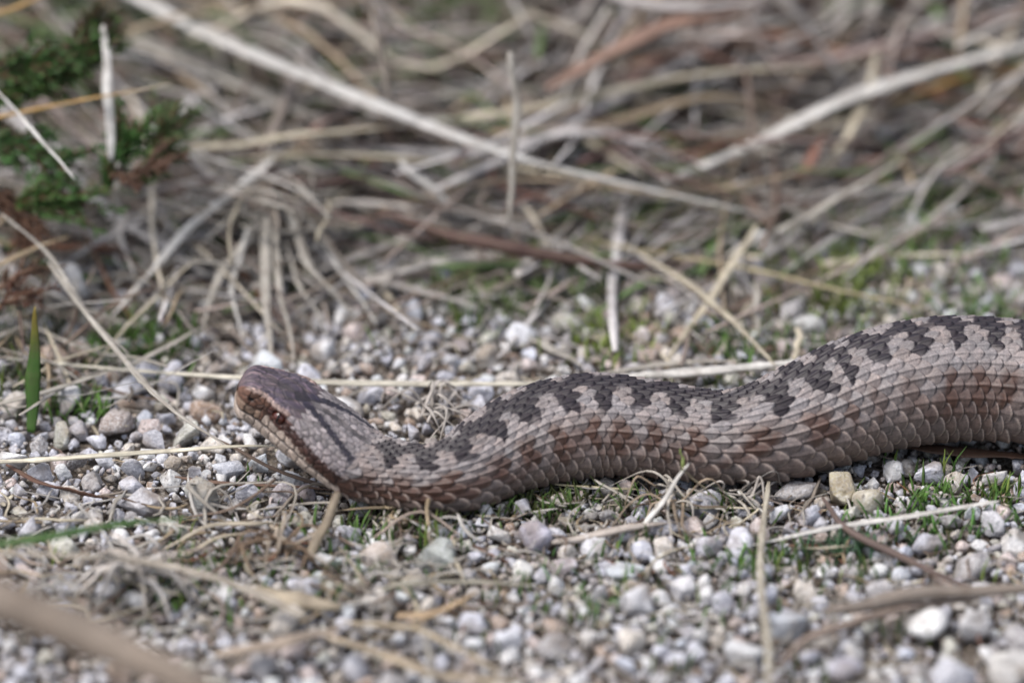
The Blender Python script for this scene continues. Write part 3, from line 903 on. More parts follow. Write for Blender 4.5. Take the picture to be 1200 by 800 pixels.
        sub = 3 if foc else (2 if (i < n_near and A[i, 2] > .0013) else 1)
        V, F = PR[sub][k]
        V = (V * [1.12, 1.12 * ay, 1.1 * asp[i]] * A[i, 2]) @ R.T + pos[i]
        B[sub].add(V, F, c)
    # fine grit between the stones
    n = 15000
    gx = rng.uniform(-.16, .16, n); gy = rng.uniform(-.13, .13, n); gr = rng.uniform(.0004, .0010, n)
    gz = terr(gx, gy) + gr * .2 + rng.uniform(-.0003, .0010, n)
    for i in range(n):
        V, F = PR[1][i % 26]
        B[1].add(V * gr[i] + [gx[i], gy[i], gz[i]], F, np.array(PAL[rng.choice(len(PAL), p=PW)][0]) * rng.uniform(.5, 1.0) * ([1, 1, 1] if i % 5 < 3 else [.62, .50, .38]))
    BB = Batch()
    for k in (1, 2, 3):
        BB.V += B[k].V; BB.F += [f + BB.n for f in []]
    allV = []; allF = []; allC = []; nn = 0
    for k in (1, 2, 3):
        V = np.vstack(B[k].V); F = np.vstack(B[k].F) + nn; allV.append(V); allF.append(F); allC.append(np.vstack(B[k].C)); nn += len(V)
    me = raw_mesh("gravel", np.vstack(allV), np.vstack(allF), np.vstack(allC))
    link("gravel", me, M_STONE, kind="stuff", label="small mixed pebbles and grit of the gravel", cat="gravel")
    print("stones", len(A), "tris", sum(len(f) for f in allF))
build_stones()

# ---------------------------------------------------------------- colours of plant matter
CREAM = (.56, .50, .38); PALEG = (.44, .41, .36); TAN = (.36, .28, .18); RUST = (.22, .09, .045); DBRN = (.085, .055, .04)
OCHRE = (.42, .26, .09); WHITE = (.70, .68, .64); GREEN = (.09, .19, .035); DGREEN = (.03, .07, .018); GREYB = (.25, .215, .18); YGREEN = (.20, .27, .06)

def straw(name, path, wpx, col, label, cat="straw", mat=None, group=None, th=.45, taper=(.5, 1, .25), wob=.0004, sides=8, n=None, tipcol=None, twist=0.0, nodes=0, keel=0.0):
    W = [P(*p) for p in path]
    w = np.asarray(wpx, float) * .0002 * 1.15 * float((np.mean(W, axis=0) - CAMP) @ FWD) / DIST
    n = n or max(14, 9 * len(path))
    if len(path) >= 4 and mat is None:
        n = max(n, 60); tt = np.linspace(0, 1, n); w = np.interp(tt, np.linspace(0, 1, w.size), w.ravel())
        for t0 in rng.uniform(.08, .92, 3): w = w * (1 + .4 * np.exp(-((tt - t0) / .010) ** 2))      # nodes of the stalk
        w = w * (1 + .07 * np.sin(tt * rng.uniform(20, 40)))
    V, F, C, U = strand(W, w, th, sides, n, taper, wob, col, twist, keel, tipcol)
    o0 = W[0]
    o = link(name, raw_mesh(name, V - o0, F, C, U), mat or M_STRAW, label=label, cat=cat, group=group, loc=o0)
    return o

# ---- long straws next to the snake
straw("straw", [(-25, 416, 7), (130, 432, 7), (275, 441, 7), (440, 449, 6), (600, 450, 5), (680, 447, 4)], [5, 6, 8, 11, 10, 6], (.70, .66, .55), "long thin cream straw running level behind the snake's head", sides=10)
straw("straw", [(715, 443, 4), (780, 438, 5), (850, 433, 6), (945, 423, 7)], [10, 14, 16, 14], (.68, .66, .62), "thick bleached straw touching the back of the snake from behind", th=.5)
straw("straw", [(700, 438, 3), (780, 426, 4), (870, 424, 6)], [7, 8, 5], PALEG, "thin pale straw lying just behind the thick bleached straw", th=.5)
straw("straw", [(-25, 541, 6), (60, 537, 7), (180, 529, 8), (262, 524, 9), (326, 523, 10)], [9, 9, 8, 6, 5], (.68, .63, .50), "cream straw pointing at the snake's chin from the left edge", sides=10)
straw("straw", [(58, 308, 22), (110, 378, 18), (160, 440, 13), (215, 490, 9), (270, 524, 6)], [7, 8, 8, 6, 5], PALEG, "grey straw sloping down from upper left towards the chin")
straw("twig", [(255, 515, 6), (320, 548, 5), (400, 574, 4), (442, 582, 3)], [5, 6, 6, 4], DBRN, "thin dark twig under the snake's jaw", cat="twig", mat=M_WOOD)
straw("straw", [(2, 252, 30), (60, 300, 24), (105, 370, 17), (150, 415, 13)], [5, 6, 5, 4], PALEG, "second grey straw sloping beside the longer one at left")
straw("straw", [(20, 372, 8), (75, 398, 7), (140, 422, 6)], [5, 5, 3], PALEG, "short grey straw ending above the long level straw at left")
straw("straw", [(-20, 478, 4), (60, 458, 7), (130, 433, 9)], [8, 8, 5], PALEG, "blurred pale straw crossing behind the green blade at left")
straw("straw", [(140, 437, 6), (190, 410, 7), (236, 382, 8)], [8, 7, 5], PALEG, "pale straw rising to the right above the long level straw")
straw("straw", [(-20, 320, 18), (30, 296, 20), (82, 276, 22)], [8, 8, 6], TAN, "tan straw stub rising from the left edge")
straw("straw", [(-10, 98, 55), (40, 155, 50), (90, 212, 45)], [4, 5, 4], WHITE, "thin white straw slanting across the heather at upper left")
straw("straw", [(-15, 140, 42), (60, 125, 45), (130, 112, 50), (200, 97, 55)], [10, 6, 5, 4], OCHRE, "ochre stem with pale tip jutting right from the heather", tipcol=CREAM)
straw("straw", [(-20, 22, 50), (20, 8, 52), (55, -8, 55)], [8, 8, 7], OCHRE, "yellow brown stem in the top left corner")
straw("straw", [(20, 220, 25), (80, 221, 26), (140, 222, 26)], [4, 4, 3], GREYB, "thin grey stem level below the heather")
straw("straw", [(138, 225, 24), (200, 238, 24), (268, 268, 22)], [3, 3, 2], PALEG, "hair thin stem drooping right of the heather")
straw("straw", [(22, 222, 24), (32, 250, 20), (45, 275, 16)], [4, 4, 3], PALEG, "short white stem hanging at far left")
straw("twig", [(62, 300, 18), (50, 340, 13), (47, 375, 10)], [4, 4, 3], DBRN, "thin dark twig hanging at far left", cat="twig", mat=M_WOOD)

# ---- big blades in the background
B = "pale dead grass blades behind the snake"
def bg_(path, w, c, lab, **k):
    k.setdefault('twist', float(rng.uniform(.1, .4))); k.setdefault('keel', .5); k.setdefault('th', .35); k.setdefault('wob', .0007)
    straw("dead_grass_blade", path, w, c, lab, cat="grass blade", group=B, **k)
bg_([(110, -30, 30), (240, 38, 32), (385, 102, 32), (480, 140, 30), (610, 185, 26), (760, 222, 20), (900, 252, 14)], [20, 23, 25, 23, 17, 14, 9], WHITE, "widest white blade slanting from the top edge down to the right", sides=10)
bg_([(150, 42, 20), (260, 90, 20), (350, 130, 20), (420, 165, 18)], [30, 28, 24, 12], PALEG, "broad grey blurred blade under the widest white blade")
bg_([(225, 173, 24), (300, 166, 25), (370, 158, 26), (470, 150, 26)], [15, 16, 15, 8], CREAM, "cream blade level above the grass fan")
bg_([(250, 188, 20), (400, 181, 20), (540, 192, 18), (690, 210, 15), (860, 248, 10)], [9, 10, 10, 9, 6], CREAM, "long thin cream blade below the level cream blade")
bg_([(322, 188, 22), (265, 232, 18), (200, 288, 13), (130, 372, 6)], [14, 12, 10, 5], WHITE, "white blade slanting down left from the top of the grass fan")
bg_([(308, 248, 18), (275, 300, 12), (250, 345, 8), (238, 392, 4)], [12, 10, 8, 4], PALEG, "shorter blade of the grass fan bent down left")
bg_([(312, 250, 18), (313, 320, 12), (315, 425, 4)], [13, 12, 8], PALEG, "straight upright blade in the middle of the grass fan")
bg_([(326, 246, 18), (326, 330, 10), (345, 430, 3)], [8, 8, 4], PALEG, "thin blade right of the fan's upright middle blade")
bg_([(334, 236, 20), (362, 308, 12), (412, 368, 5)], [12, 11, 6], PALEG, "blade of the grass fan bent down right")
bg_([(330, 240, 20), (385, 285, 14), (450, 365, 5)], [9, 9, 5], GREYB, "outermost right blade of the grass fan")
bg_([(292, 262, 17), (272, 330, 9), (286, 398, 4)], [6, 6, 4], WHITE, "thin white blade left of the fan's upright middle blade")
bg_([(285, 228, 20), (262, 262, 14), (196, 325, 5)], [6, 5, 3], PALEG, "thin fan blade spreading far left above the gravel")
bg_([(352, 238, 19), (398, 318, 9), (444, 380, 4)], [6, 6, 4], WHITE, "thin white fan blade spreading right")
bg_([(338, 282, 13), (350, 330, 9), (384, 396, 3)], [5, 6, 4], PALEG, "thin fan blade between the bent right ones")
bg_([(322, 205, 22), (312, 240, 19), (300, 272, 13)], [10, 13, 8], GREYB, "short broad sheath at the top of the grass fan")
bg_([(470, 190, 24), (512, 225, 18), (556, 270, 8)], [16, 12, 5], WHITE, "short white pointed blade above the dark root")
bg_([(120, 30, 60), (128, 100, 50), (130, 190, 35)], [8, 12, 13], WHITE, "upright white blade crossing the ochre stem at upper left")
bg_([(137, 190, 34), (137, 262, 20)], [9, 7], PALEG, "short upright grey blade below the white upright one")
bg_([(598, 60, 60), (603, 140, 45), (598, 262, 22)], [10, 10, 8], PALEG, "upright pale blade crossing the slanting blades in the middle")
bg_([(540, 138, 22), (650, 122, 24), (800, 90, 26), (960, 80, 26)], [16, 18, 20, 12], CREAM, "broad pale blade rising to the right from the middle")
bg_([(780, 212, 14), (900, 160, 18), (1040, 100, 22), (1230, 48, 26)], [12, 18, 26, 30], WHITE, "wide bleached blade rising to the right edge")
bg_([(1040, 122, 16), (1120, 98, 18), (1230, 74, 22)], [10, 14, 16], OCHRE, "orange brown blade under the wide bleached blade")
bg_([(850, 300, 10), (960, 245, 14), (1058, 188, 20)], [12, 14, 10], PALEG, "grey blade rising right behind the crossed straws")
bg_([(640, 103, 30), (730, 52, 36), (800, 28, 38), (870, 15, 38)], [20, 26, 28, 20], (.27, .165, .125), "thick reddish brown blade at the top middle")
bg_([(700, -10, 40), (790, 8, 40), (900, 2, 40)], [22, 26, 18], (.50, .46, .44), "pale blurred blade at the top edge right of the middle")
bg_([(885, 262, 14), (838, 345, 8), (778, 425, 2)], [8, 9, 6], CREAM, "straw slanting left, crossing another behind the snake")
bg_([(745, 292, 8), (830, 352, 8), (912, 428, 7)], [8, 10, 8], CREAM, "straw slanting right down to the snake's back")
bg_([(680, 278, 8), (860, 312, 8), (1000, 345, 6), (1100, 366, 4)], [6, 8, 8, 5], (.42, .36, .22), "long tan straw passing behind the crossed straws to the right")
bg_([(935, 384, 9), (934, 424, 4)], [7, 7], CREAM, "short upright cream stub just above the snake's back", taper=(.9, 1, .8))
bg_([(885, 330, 8), (890, 396, 3)], [8, 7], PALEG, "short upright straw left of the cream stub")
bg_([(620, 395, 3), (650, 410, 3), (690, 432, 2)], [10, 13, 6], PALEG, "grey leaf scrap behind the snake's middle")
bg_([(900, 232, 10), (990, 268, 10), (1060, 284, 8)], [8, 9, 5], PALEG, "pale straw ending in the moss at right")
bg_([(200, -20, 20), (320, 90, 20), (400, 110, 18)], [8, 10, 6], GREYB, "grey thin blade above the grass fan")
bg_([(330, 200, 12), (470, 222, 12), (640, 262, 8), (720, 268, 6)], [12, 14, 10, 6], GREYB, "grey brown blade above the dark root")
bg_([(425, -20, 60), (460, 120, 40)], [9, 9], GREYB, "upright grey blade at the top left of the middle")
bg_([(900, 75, 18), (1010, 60, 20), (1230, 5, 26)], [16, 20, 20], (.36, .27, .25), "mauve brown blade near the top right corner")
bg_([(960, 200, 14), (1010, 130, 20), (1030, 60, 26)], [10, 10, 8], CREAM, "steep cream blade at right behind")

straw("root", [(440, 252, 10), (505, 268, 13), (570, 283, 13), (640, 297, 12), (760, 311, 8), (800, 310, 3)], [9, 14, 18, 17, 13, 6], (.060, .028, .024), "dark red brown root lying in the gravel behind the snake", cat="root", mat=M_WOOD, th=.8, wob=.0012)
straw("twig", [(690, 160, 14), (760, 195, 14), (830, 222, 12), (900, 232, 8)], [9, 12, 12, 8], DBRN, "dark twig among the dead blades behind the middle", cat="twig", mat=M_WOOD, th=.8)

# ---- foreground
straw("stem", [(-620, 700, 0), (-330, 660, 38), (-60, 690, 62), (60, 724, 64), (150, 764, 62), (250, 815, 58), (420, 900, 30), (520, 980, 0)], [62, 60, 58, 54, 50, 46, 38, 26], (.19, .155, .125), "thick brown stem close to the camera in the lower left corner, very blurred", cat="stem", mat=M_WOOD, th=.8, wob=.001, sides=14)
straw("straw", [(-30, 646, 18), (150, 657, 16), (250, 676, 13), (360, 720, 8)], [9, 10, 11, 15], (.46, .41, .34), "pale straw in front slanting down to the right at lower left", taper=(.6, 1, .8))
straw("green_blade", [(-20, 640, 26), (60, 628, 26), (140, 614, 24), (225, 606, 20)], [20, 19, 13, 5], (.07, .15, .04), "green grass blade pointing right in front of the gravel at lower left, blurred", cat="grass blade", mat=M_GREEN, th=.25)
straw("green_blade", [(38, 505, 2), (38, 440, 14), (42, 358, 30)], [12, 17, 6], (.055, .13, .022), "upright green blade with yellow tip at far left", cat="grass blade", mat=M_GREEN, th=.25, tipcol=(.26, .20, .04), taper=(.7, 1, .3))
straw("dead_leaf", [(8, 546, 4), (50, 566, 4), (85, 573, 4), (120, 583, 3)], [5, 11, 10, 4], (.10, .045, .03), "red brown twisted dead leaf below the cream straw at left", cat="leaf", twist=2.2, th=.3, mat=M_WOOD, wob=.0008)
straw("twig", [(120, 580, 3), (160, 588, 4), (205, 602, 2)], [4, 4, 3], DBRN, "thin dark stalk continuing the red brown leaf", cat="twig", mat=M_WOOD)
straw("twig", [(205, 558, 4), (260, 566, 4), (345, 570, 3), (420, 578, 2)], [5, 7, 5, 3], (.15, .085, .06), "thin brown twig level beneath the chin", cat="twig", mat=M_WOOD)
straw("straw", [(362, 655, 3), (378, 620, 7), (395, 578, 13)], [14, 12, 10], (.25, .205, .145), "short tan stub standing below the snake's throat", taper=(.8, 1, .9), th=.7)
straw("straw", [(902, 566, 7), (893, 620, 8), (891, 690, 10), (900, 760, 12), (903, 830, 12)], [7, 8, 9, 10, 10], (.46, .42, .34), "long upright straw running from the snake's belly to the bottom edge")
straw("straw", [(880, 638, 5), (960, 620, 6), (1060, 606, 8), (1170, 588, 10)], [4, 8, 10, 11], WHITE, "pale flat straw pointing left across the gravel at right", th=.3)
straw("twig", [(962, 582, 5), (985, 615, 6), (1040, 645, 6), (1090, 668, 6), (1150, 692, 6)], [6, 9, 10, 9, 8], (.10, .07, .065), "dark grey twig sloping down right in front of the snake", cat="twig", mat=M_WOOD, th=.9, wob=.0008)
straw("stick", [(965, 718, 8), (1030, 704, 10), (1120, 692, 11), (1240, 690, 12)], [14, 19, 18, 20], (.20, .17, .145), "blurred brown stick entering from the right edge near the bottom", cat="stick", mat=M_WOOD, th=.85, wob=.001)
straw("stick", [(905, 778, 6), (960, 742, 8), (1060, 716, 8), (1150, 698, 8)], [9, 11, 10, 8], (.22, .17, .14), "thin blurred stick under the brown stick at lower right", cat="stick", mat=M_WOOD, th=.85, wob=.001)
straw("stick", [(645, 635, 3), (690, 628, 3), (745, 618, 4), (800, 612, 3)], [10, 13, 10, 6], (.42, .37, .33), "bleached flat twig behind the lavender grey stone", cat="stick", mat=M_WOOD, th=.7)
straw("straw", [(748, 618, 3), (775, 590, 8), (808, 542, 18)], [9, 9, 7], WHITE, "pale straw propped against the snake's flank", th=.4)
straw("straw", [(800, 548, 17), (820, 568, 10), (848, 592, 3)], [5, 5, 3], (.50, .43, .30), "thin tan straw forking right off the propped straw")
straw("straw", [(800, 552, 16), (798, 525, 20)], [5, 2], YGREEN, "tiny green tip on top of the propped straw")
straw("straw", [(698, 562, 5), (730, 582, 4), (748, 594, 2)], [5, 5, 3], PALEG, "short pale straw under the snake's middle")
straw("straw", [(650, 566, 4), (720, 572, 4), (765, 577, 3)], [4, 4, 3], (.5, .45, .3), "thin yellowish straw level under the snake's middle")
straw("straw", [(780, 596, 3), (850, 594, 3), (930, 596, 3)], [4, 4, 4], CREAM, "thin straight cream straw below the snake's right middle")
straw("straw", [(862, 572, 4), (885, 590, 4), (898, 606, 3)], [4, 5, 3], WHITE, "short white straw beside the upright straw")
straw("straw", [(840, 568, 4), (870, 592, 3), (885, 615, 2)], [4, 4, 3], PALEG, "short grey straw slanting below the snake at right")
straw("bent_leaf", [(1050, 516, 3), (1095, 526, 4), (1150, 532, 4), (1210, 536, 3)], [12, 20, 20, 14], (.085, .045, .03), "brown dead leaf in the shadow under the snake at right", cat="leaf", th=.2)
straw("straw", [(190, 645, 3), (240, 617, 7), (300, 612, 6), (332, 614, 3)], [5, 7, 7, 5], (.50, .44, .34), "arched pale straw scrap in the gravel at lower left")
straw("straw", [(210, 655, 3), (250, 632, 6), (300, 622, 4)], [5, 6, 4], (.46, .40, .30), "second arched straw scrap right below the first")
straw("straw", [(430, 697, 4), (470, 684, 6), (560, 682, 6), (650, 688, 4)], [7, 8, 7, 4], (.36, .34, .27), "greyish straw lying level below the grey green stone")
straw("straw", [(395, 640, 2), (420, 672, 4), (435, 700, 4)], [4, 5, 4], (.40, .36, .28), "short straw sloping below the throat")
straw("straw", [(465, 722, 4), (505, 718, 5), (560, 692, 6)], [14, 14, 6], (.46, .33, .20), "tan leaf strip in front of the snake's neck", th=.25)
straw("straw", [(400, 728, 7), (480, 735, 7), (530, 755, 7), (590, 790, 6)], [8, 9, 9, 6], (.44, .36, .25), "blurred tan straw sloping to the bottom edge")
straw("straw", [(380, 745, 8), (460, 770, 8), (520, 790, 8), (620, 800, 8)], [11, 14, 14, 10], (.42, .34, .24), "thick blurred tan straw at the bottom edge")
straw("straw", [(500, 740, 10), (505, 800, 16)], [6, 6], PALEG, "short blurred upright straw near the bottom edge")
straw("straw", [(300, 690, 3), (350, 705, 5), (400, 712, 4)], [24, 28, 16], (.45, .38, .28), "broad bleached stalk in the gravel at lower left", th=.6)
straw("straw", [(250, 768, 8), (330, 752, 9), (400, 735, 8)], [18, 20, 12], (.42, .34, .27), "flat blurred stalk beside the thick brown stem")
for k_, (x, y, lab) in enumerate([(1010, 660, ""), ]): pass

# rootlets radiating from a dead tuft
def dead_tuft(px, py, n, spread, name, lab, w=.0011, cols=((.50, .46, .42),), hh=5):
    b = Batch(); c = P(px, py, hh)
    for i in range(n):
        a = rng.uniform(0, 2 * math.pi); L = rng.uniform(.5, 1) * spread
        e = c + np.array([math.cos(a) * L, math.sin(a) * L * .9, 0]); e[2] = float(terr(e[0], e[1])) + .002
        mid = (c + e) / 2 + np.array([0, 0, rng.uniform(.001, .006)]) + rng.normal(0, .001, 3)
        V, F, C, U = strand([c + rng.normal(0, .0024, 3) * [1, 1, .4], mid + rng.normal(0, .0018, 3), e + rng.normal(0, .002, 3) * [1, 1, .1]], [w, w * .9, w * .4], .45, 6, 12, (.9, 1, .2), .0005, np.array(cols[rng.integers(len(cols))]) * rng.uniform(.75, 1.2))
        b.add(V, F, C, U)
    return link(name, b.mesh(name, c), M_STRAW, label=lab, cat="dead tuft", loc=c)
dead_tuft(155, 664, 34, .018, "dead_tuft", "bleached dead grass tuft with curling rootlets in the gravel at lower left", w=.0017, cols=((.66, .62, .58), (.52, .47, .42)), hh=9)
dead_tuft(330, 640, 20, .016, "dead_tuft", "loose dead tuft of brown rootlets below the snake's throat", cols=((.45, .38, .30), (.25, .17, .11)))
dead_tuft(505, 478, 16, .016, "dead_tuft", "tangle of pale rootlets behind the snake's neck", w=.0010)
dead_tuft(790, 588, 18, .018, "dead_tuft", "pale wiry dead tuft under the snake's middle", w=.0009, cols=((.52, .48, .42), (.36, .28, .20)))
dead_tuft(870, 575, 12, .014, "dead_tuft", "small wiry dead tuft beside the upright straw", w=.0009)

# ---- loose litter (nobody could count it)
def litter():
    b = Batch()
    cols = np.array([PALEG, (.46, .44, .41), CREAM, TAN, GREYB, (.17, .12, .09), RUST, (.32, .26, .22), (.12, .08, .065)])
    wt = np.array([.27, .24, .08, .07, .14, .08, .03, .07, .02]); wt /= wt.sum()
    n = 4800
    for i in range(n):
        x = rng.uniform(-.24, .24); y = .085 + .36 * rng.uniform(0, 1) ** 1.0
        if x > .06 and y < .16 and rng.uniform() < .6: continue
        front = sm(.06, .12, np.array(y))
        # flow: left part slopes down to the right, right part rises to the right
        base = -.55 if x < 0 else .65
        base = base * (1 if rng.uniform() < .75 else -1)
        a = rng.normal(base, .45)
        L = rng.uniform(.025, .13)
        green = rng.uniform() < (.24 if (x < .03 and y > .15) else .14)
        if green: L = min(L, .05)
        d = np.array([math.cos(a), math.sin(a), 0]) * L
        c = np.array([x, y, 0]); lift = rng.uniform(.0, 1) ** 1.3 * (.004 + .026 * min(1, max(0, (y - .08) / .12)))
        p = []
        for t in (-.5, -.17, .17, .5):
            q = c + d * t; q = q + np.array([0, 0, float(terr(q[0], q[1])) + .001 + lift * (1 + rng.uniform(-.4, .6) + t * rng.uniform(-1, 1))])
            p.append(q + rng.normal(0, .0010, 3) * [1, 1, .3])
        w = rng.uniform(.0006, .0022) * (2.0 if rng.uniform() < .16 else 1) * (1 + 1.2 * max(0, y - .15))
        V, F, C, U = strand(p, w, .35, 5, 11, (.6, 1, .2), .0004, (cols[rng.choice(len(cols), p=wt)] * rng.uniform(.75, 1.5) * [1.0, 1.0, 1.06] if not green else np.array([.09, .155, .05]) * rng.uniform(.8, 1.9)))
        b.add(V, F, C, U)
    for i in range(170):     # reddish dead leaves deeper in the mat
        px, py = rng.uniform(300, 1230), abs(rng.normal(0, 90)) - 30 if i < 125 else rng.uniform(100, 260)
        q = P(px, py, rng.uniform(4, 22)); a = rng.normal(.3, .6); L = rng.uniform(.012, .045); d = np.array([math.cos(a), math.sin(a), rng.uniform(-.2, .2)]) * L
        V, F, C, U = strand([q - d / 2, q + rng.normal(0, .002, 3), q + d / 2], rng.uniform(.002, .0055), .25, 6, 10, (.3, 1, .2), .0008, np.array([(.20, .095, .07), (.26, .15, .12), (.15, .085, .08), (.24, .18, .17)][rng.integers(4)]) * rng.uniform(.7, 1.3), 1.0)
        b.add(V, F, C, U)
    for i in range(60):
        q = P(rng.normal(320, 45), rng.normal(238, 20), rng.uniform(8, 24)); a = rng.normal(-.3, .7); L = rng.uniform(.012, .04); d = np.array([math.cos(a), math.sin(a), rng.uniform(-.25, .25)]) * L
        V, F, C, U = strand([q - d / 2, q + rng.normal(0, .0025, 3), q + d / 2], rng.uniform(.0007, .002), .35, 5, 10, (.5, 1, .2), .0006, cols[rng.choice(len(cols), p=wt)] * rng.uniform(.5, 1.2))
        b.add(V, F, C, U)
    # left side mess around the heather mound
    for i in range(360):
        x = rng.uniform(-.18, -.055); y = rng.uniform(.03, .14)
        if y < .06 and x > -.09: continue
        a = rng.uniform(0, math.pi); L = rng.uniform(.012, .05)
        d = np.array([math.cos(a), math.sin(a), rng.uniform(-.5, .5)]) * L
        q = np.array([x, y, float(terr(x, y)) + rng.uniform(.001, .010)])
        V, F, C, U = strand([q - d / 2, q + rng.normal(0, .002, 3), q + d / 2], rng.uniform(.0005, .0014), .4, 5, 9, (.6, 1, .2), .0006, cols[rng.choice(len(cols), p=wt)] * rng.uniform(.6, 1.1))
        b.add(V, F, C, U)
    link("dry_grass_litter", b.mesh("dry_grass_litter"), M_STRAW, kind="stuff", label="mat of loose dead grass behind the snake", cat="dead grass")
    b = Batch()
    n = 1250
    for i in range(n):
        if i >= 700:
            px, py = rng.uniform(-40, 1240), rng.uniform(300, 450) if i < 1150 else rng.uniform(450, 800)
        elif i < 230:
            px, py = rng.uniform(-40, 560), rng.uniform(585, 740)
        elif i < 330:
            px, py = rng.uniform(560, 960), rng.uniform(560, 625)
        elif i < 430:
            px, py = rng.uniform(-40, 900), rng.uniform(330, 470)
        else:
            px, py = rng.uniform(560, 1240), rng.uniform(570, 810)
        q = P(px, py, rng.uniform(.8, 3.2))
        a = rng.uniform(0, 2 * math.pi); L = rng.uniform(.004, .016); fat = 1
        if i < 230:
            q = P(px, py, rng.uniform(2.0, 5.0)); L = rng.uniform(.006, .026); fat = 1.6
        d = np.array([math.cos(a), math.sin(a), rng.normal(0, .18)]) * L
        bend = np.array([-d[1], d[0], abs(rng.normal(0, .3)) * L]) * rng.uniform(-.4, .4)
        V, F, C, U = strand([q - d / 2, q + bend, q + d / 2], rng.uniform(.0003, .0009) * fat, .5, 5, 9, (.6, 1, .2), .0003, cols[rng.choice(len(cols), p=wt)] * rng.uniform(.8, 1.25))
        b.add(V, F, C, U)
    link("straw_crumbs", b.mesh("straw_crumbs"), M_STRAW, kind="stuff", label="fine broken rootlets and straw bits on the gravel", cat="litter")
litter()

# ---- green sprouts
def sprout(px, py, n, hmm, lab, lean=.5, w=.0009, cols=(GREEN, YGREEN, (.06, .14, .03)), spread=.003):
    b = Batch(); c = P(px, py, 0)
    for i in range(n):
        a = rng.uniform(0, 2 * math.pi); hh = hmm * MM * rng.uniform(.5, 1.1)
        r0 = c + np.array([rng.normal(0, spread), rng.normal(0, spread), 0]); r0[2] = float(terr(r0[0], r0[1])) - .0005
        l = rng.uniform(.2, 1) * lean * hh
        mid = r0 + np.array([math.cos(a) * l * .3, math.sin(a) * l * .3, hh * .6]); e = r0 + np.array([math.cos(a) * l, math.sin(a) * l, hh])
        V, F, C, U = strand([r0, mid, e], [w, w * .9, w * .3], .3, 5, 8, (.8, 1, .1), .0001, np.array(cols[rng.integers(len(cols))]) * rng.uniform(.7, 1.3))
        b.add(V, F, C, U)
    return link("grass_sprout", b.mesh("grass_sprout", c), M_GREEN, label=lab, cat="grass sprout", group="tiny green sprouts in the gravel", loc=c)
SPR = [(640, 615, 6, 7, 'green sprout under the snake left of the lavender stone'), (700, 655, 6, 6, 'sprout below the bleached flat twig'), (850, 720, 7, 7, 'sprout left of the big white rounded stone'), (560, 760, 7, 8, 'blurred sprout by the blurred tan straw'), (1110, 640, 8, 7, 'sprout beside the lower end of the dark grey twig'), (1040, 560, 7, 8, 'sprout in front of the brown leaf under the snake'), (420, 690, 6, 7, 'sprout at the left end of the greyish level straw'), (330, 600, 7, 6, 'sprout left of the tan stub'),
 (515, 640, 9, 8, "green sprout between the snake and the grey green stone"), (500, 655, 5, 9, "yellow green sprout left of the grey green stone"),
 (745, 640, 8, 7, "dark green sprout at the foot of the propped straw"), (725, 700, 9, 8, "bright green sprout in the gravel below the propped straw"),
 (940, 672, 16, 8, "larger green sprout right of the upright straw"), (1018, 680, 14, 8, "bluish green sprout below the dark grey twig"),
 (1160, 590, 12, 9, "green sprout at right below the snake by the pale flat straw"), (1180, 585, 10, 8, "green sprout at the right edge below the snake"),
 (1075, 585, 8, 7, "small sprout under the snake left of the brown leaf"), (1115, 560, 8, 9, "sprout at the edge of the shadow under the snake"),
 (845, 612, 6, 9, "thin upright sprout below the snake's flank"), (830, 600, 8, 6, "dark sprout by the small wiry dead tuft"),
 (680, 725, 8, 8, "blurred green sprout below the middle stones"), (785, 790, 8, 10, "green sprout at the bottom edge middle"),
 (1062, 745, 12, 10, "dark green sprout in front of the blurred stick"), (960, 790, 6, 8, "blurred sprout at the bottom edge right"),
 (590, 700, 5, 7, "yellow green sprout below the grey green stone"), (1175, 700, 6, 8, "sprout beside the blurred stick at right"),
 (300, 575, 12, 5, "green sprout on the gravel under the chin"), (195, 640, 8, 8, "green sprout above the bleached dead tuft"),
 (240, 668, 8, 8, "green sprout right of the bleached dead tuft"), (215, 705, 8, 7, "green sprout below the bleached dead tuft"),
 (335, 655, 6, 9, "thin sprout below the throat"), (140, 700, 8, 7, "sprout at lower left under the dead tuft"), (265, 640, 5, 6, "little sprout by the arched straws"),
 (75, 640, 6, 5, "sprout beside the blurred green blade"), (205, 455, 5, 8, "sprout behind the long level straw left of the head"), (20, 450, 8, 12, "sprout at the foot of the upright green blade"),
 (548, 385, 20, 8, "round green tuft in the gravel behind the snake's neck"), (690, 345, 14, 12, "blurred green sprout by the end of the dark root"),
 (660, 330, 8, 8, "blurred sprout below the dark root"), (735, 432, 6, 7, "yellow green sprout against the snake's back"), (470, 655, 4, 5, "tiny sprout beside the tan pink stone"),
 (1000, 600, 4, 6, "thin sprout by the smaller cream stone"), (890, 690, 5, 7, "sprout beside the upright straw"), (620, 600, 5, 5, "small dark sprout under the snake's neck"),
 (340, 250, 8, 12, "green sprout behind the grass fan"), (100, 432, 6, 8, "dim sprout under the grey straw at left")]
for x, y, n, h, lab in SPR: sprout(x, y, n, h, lab)

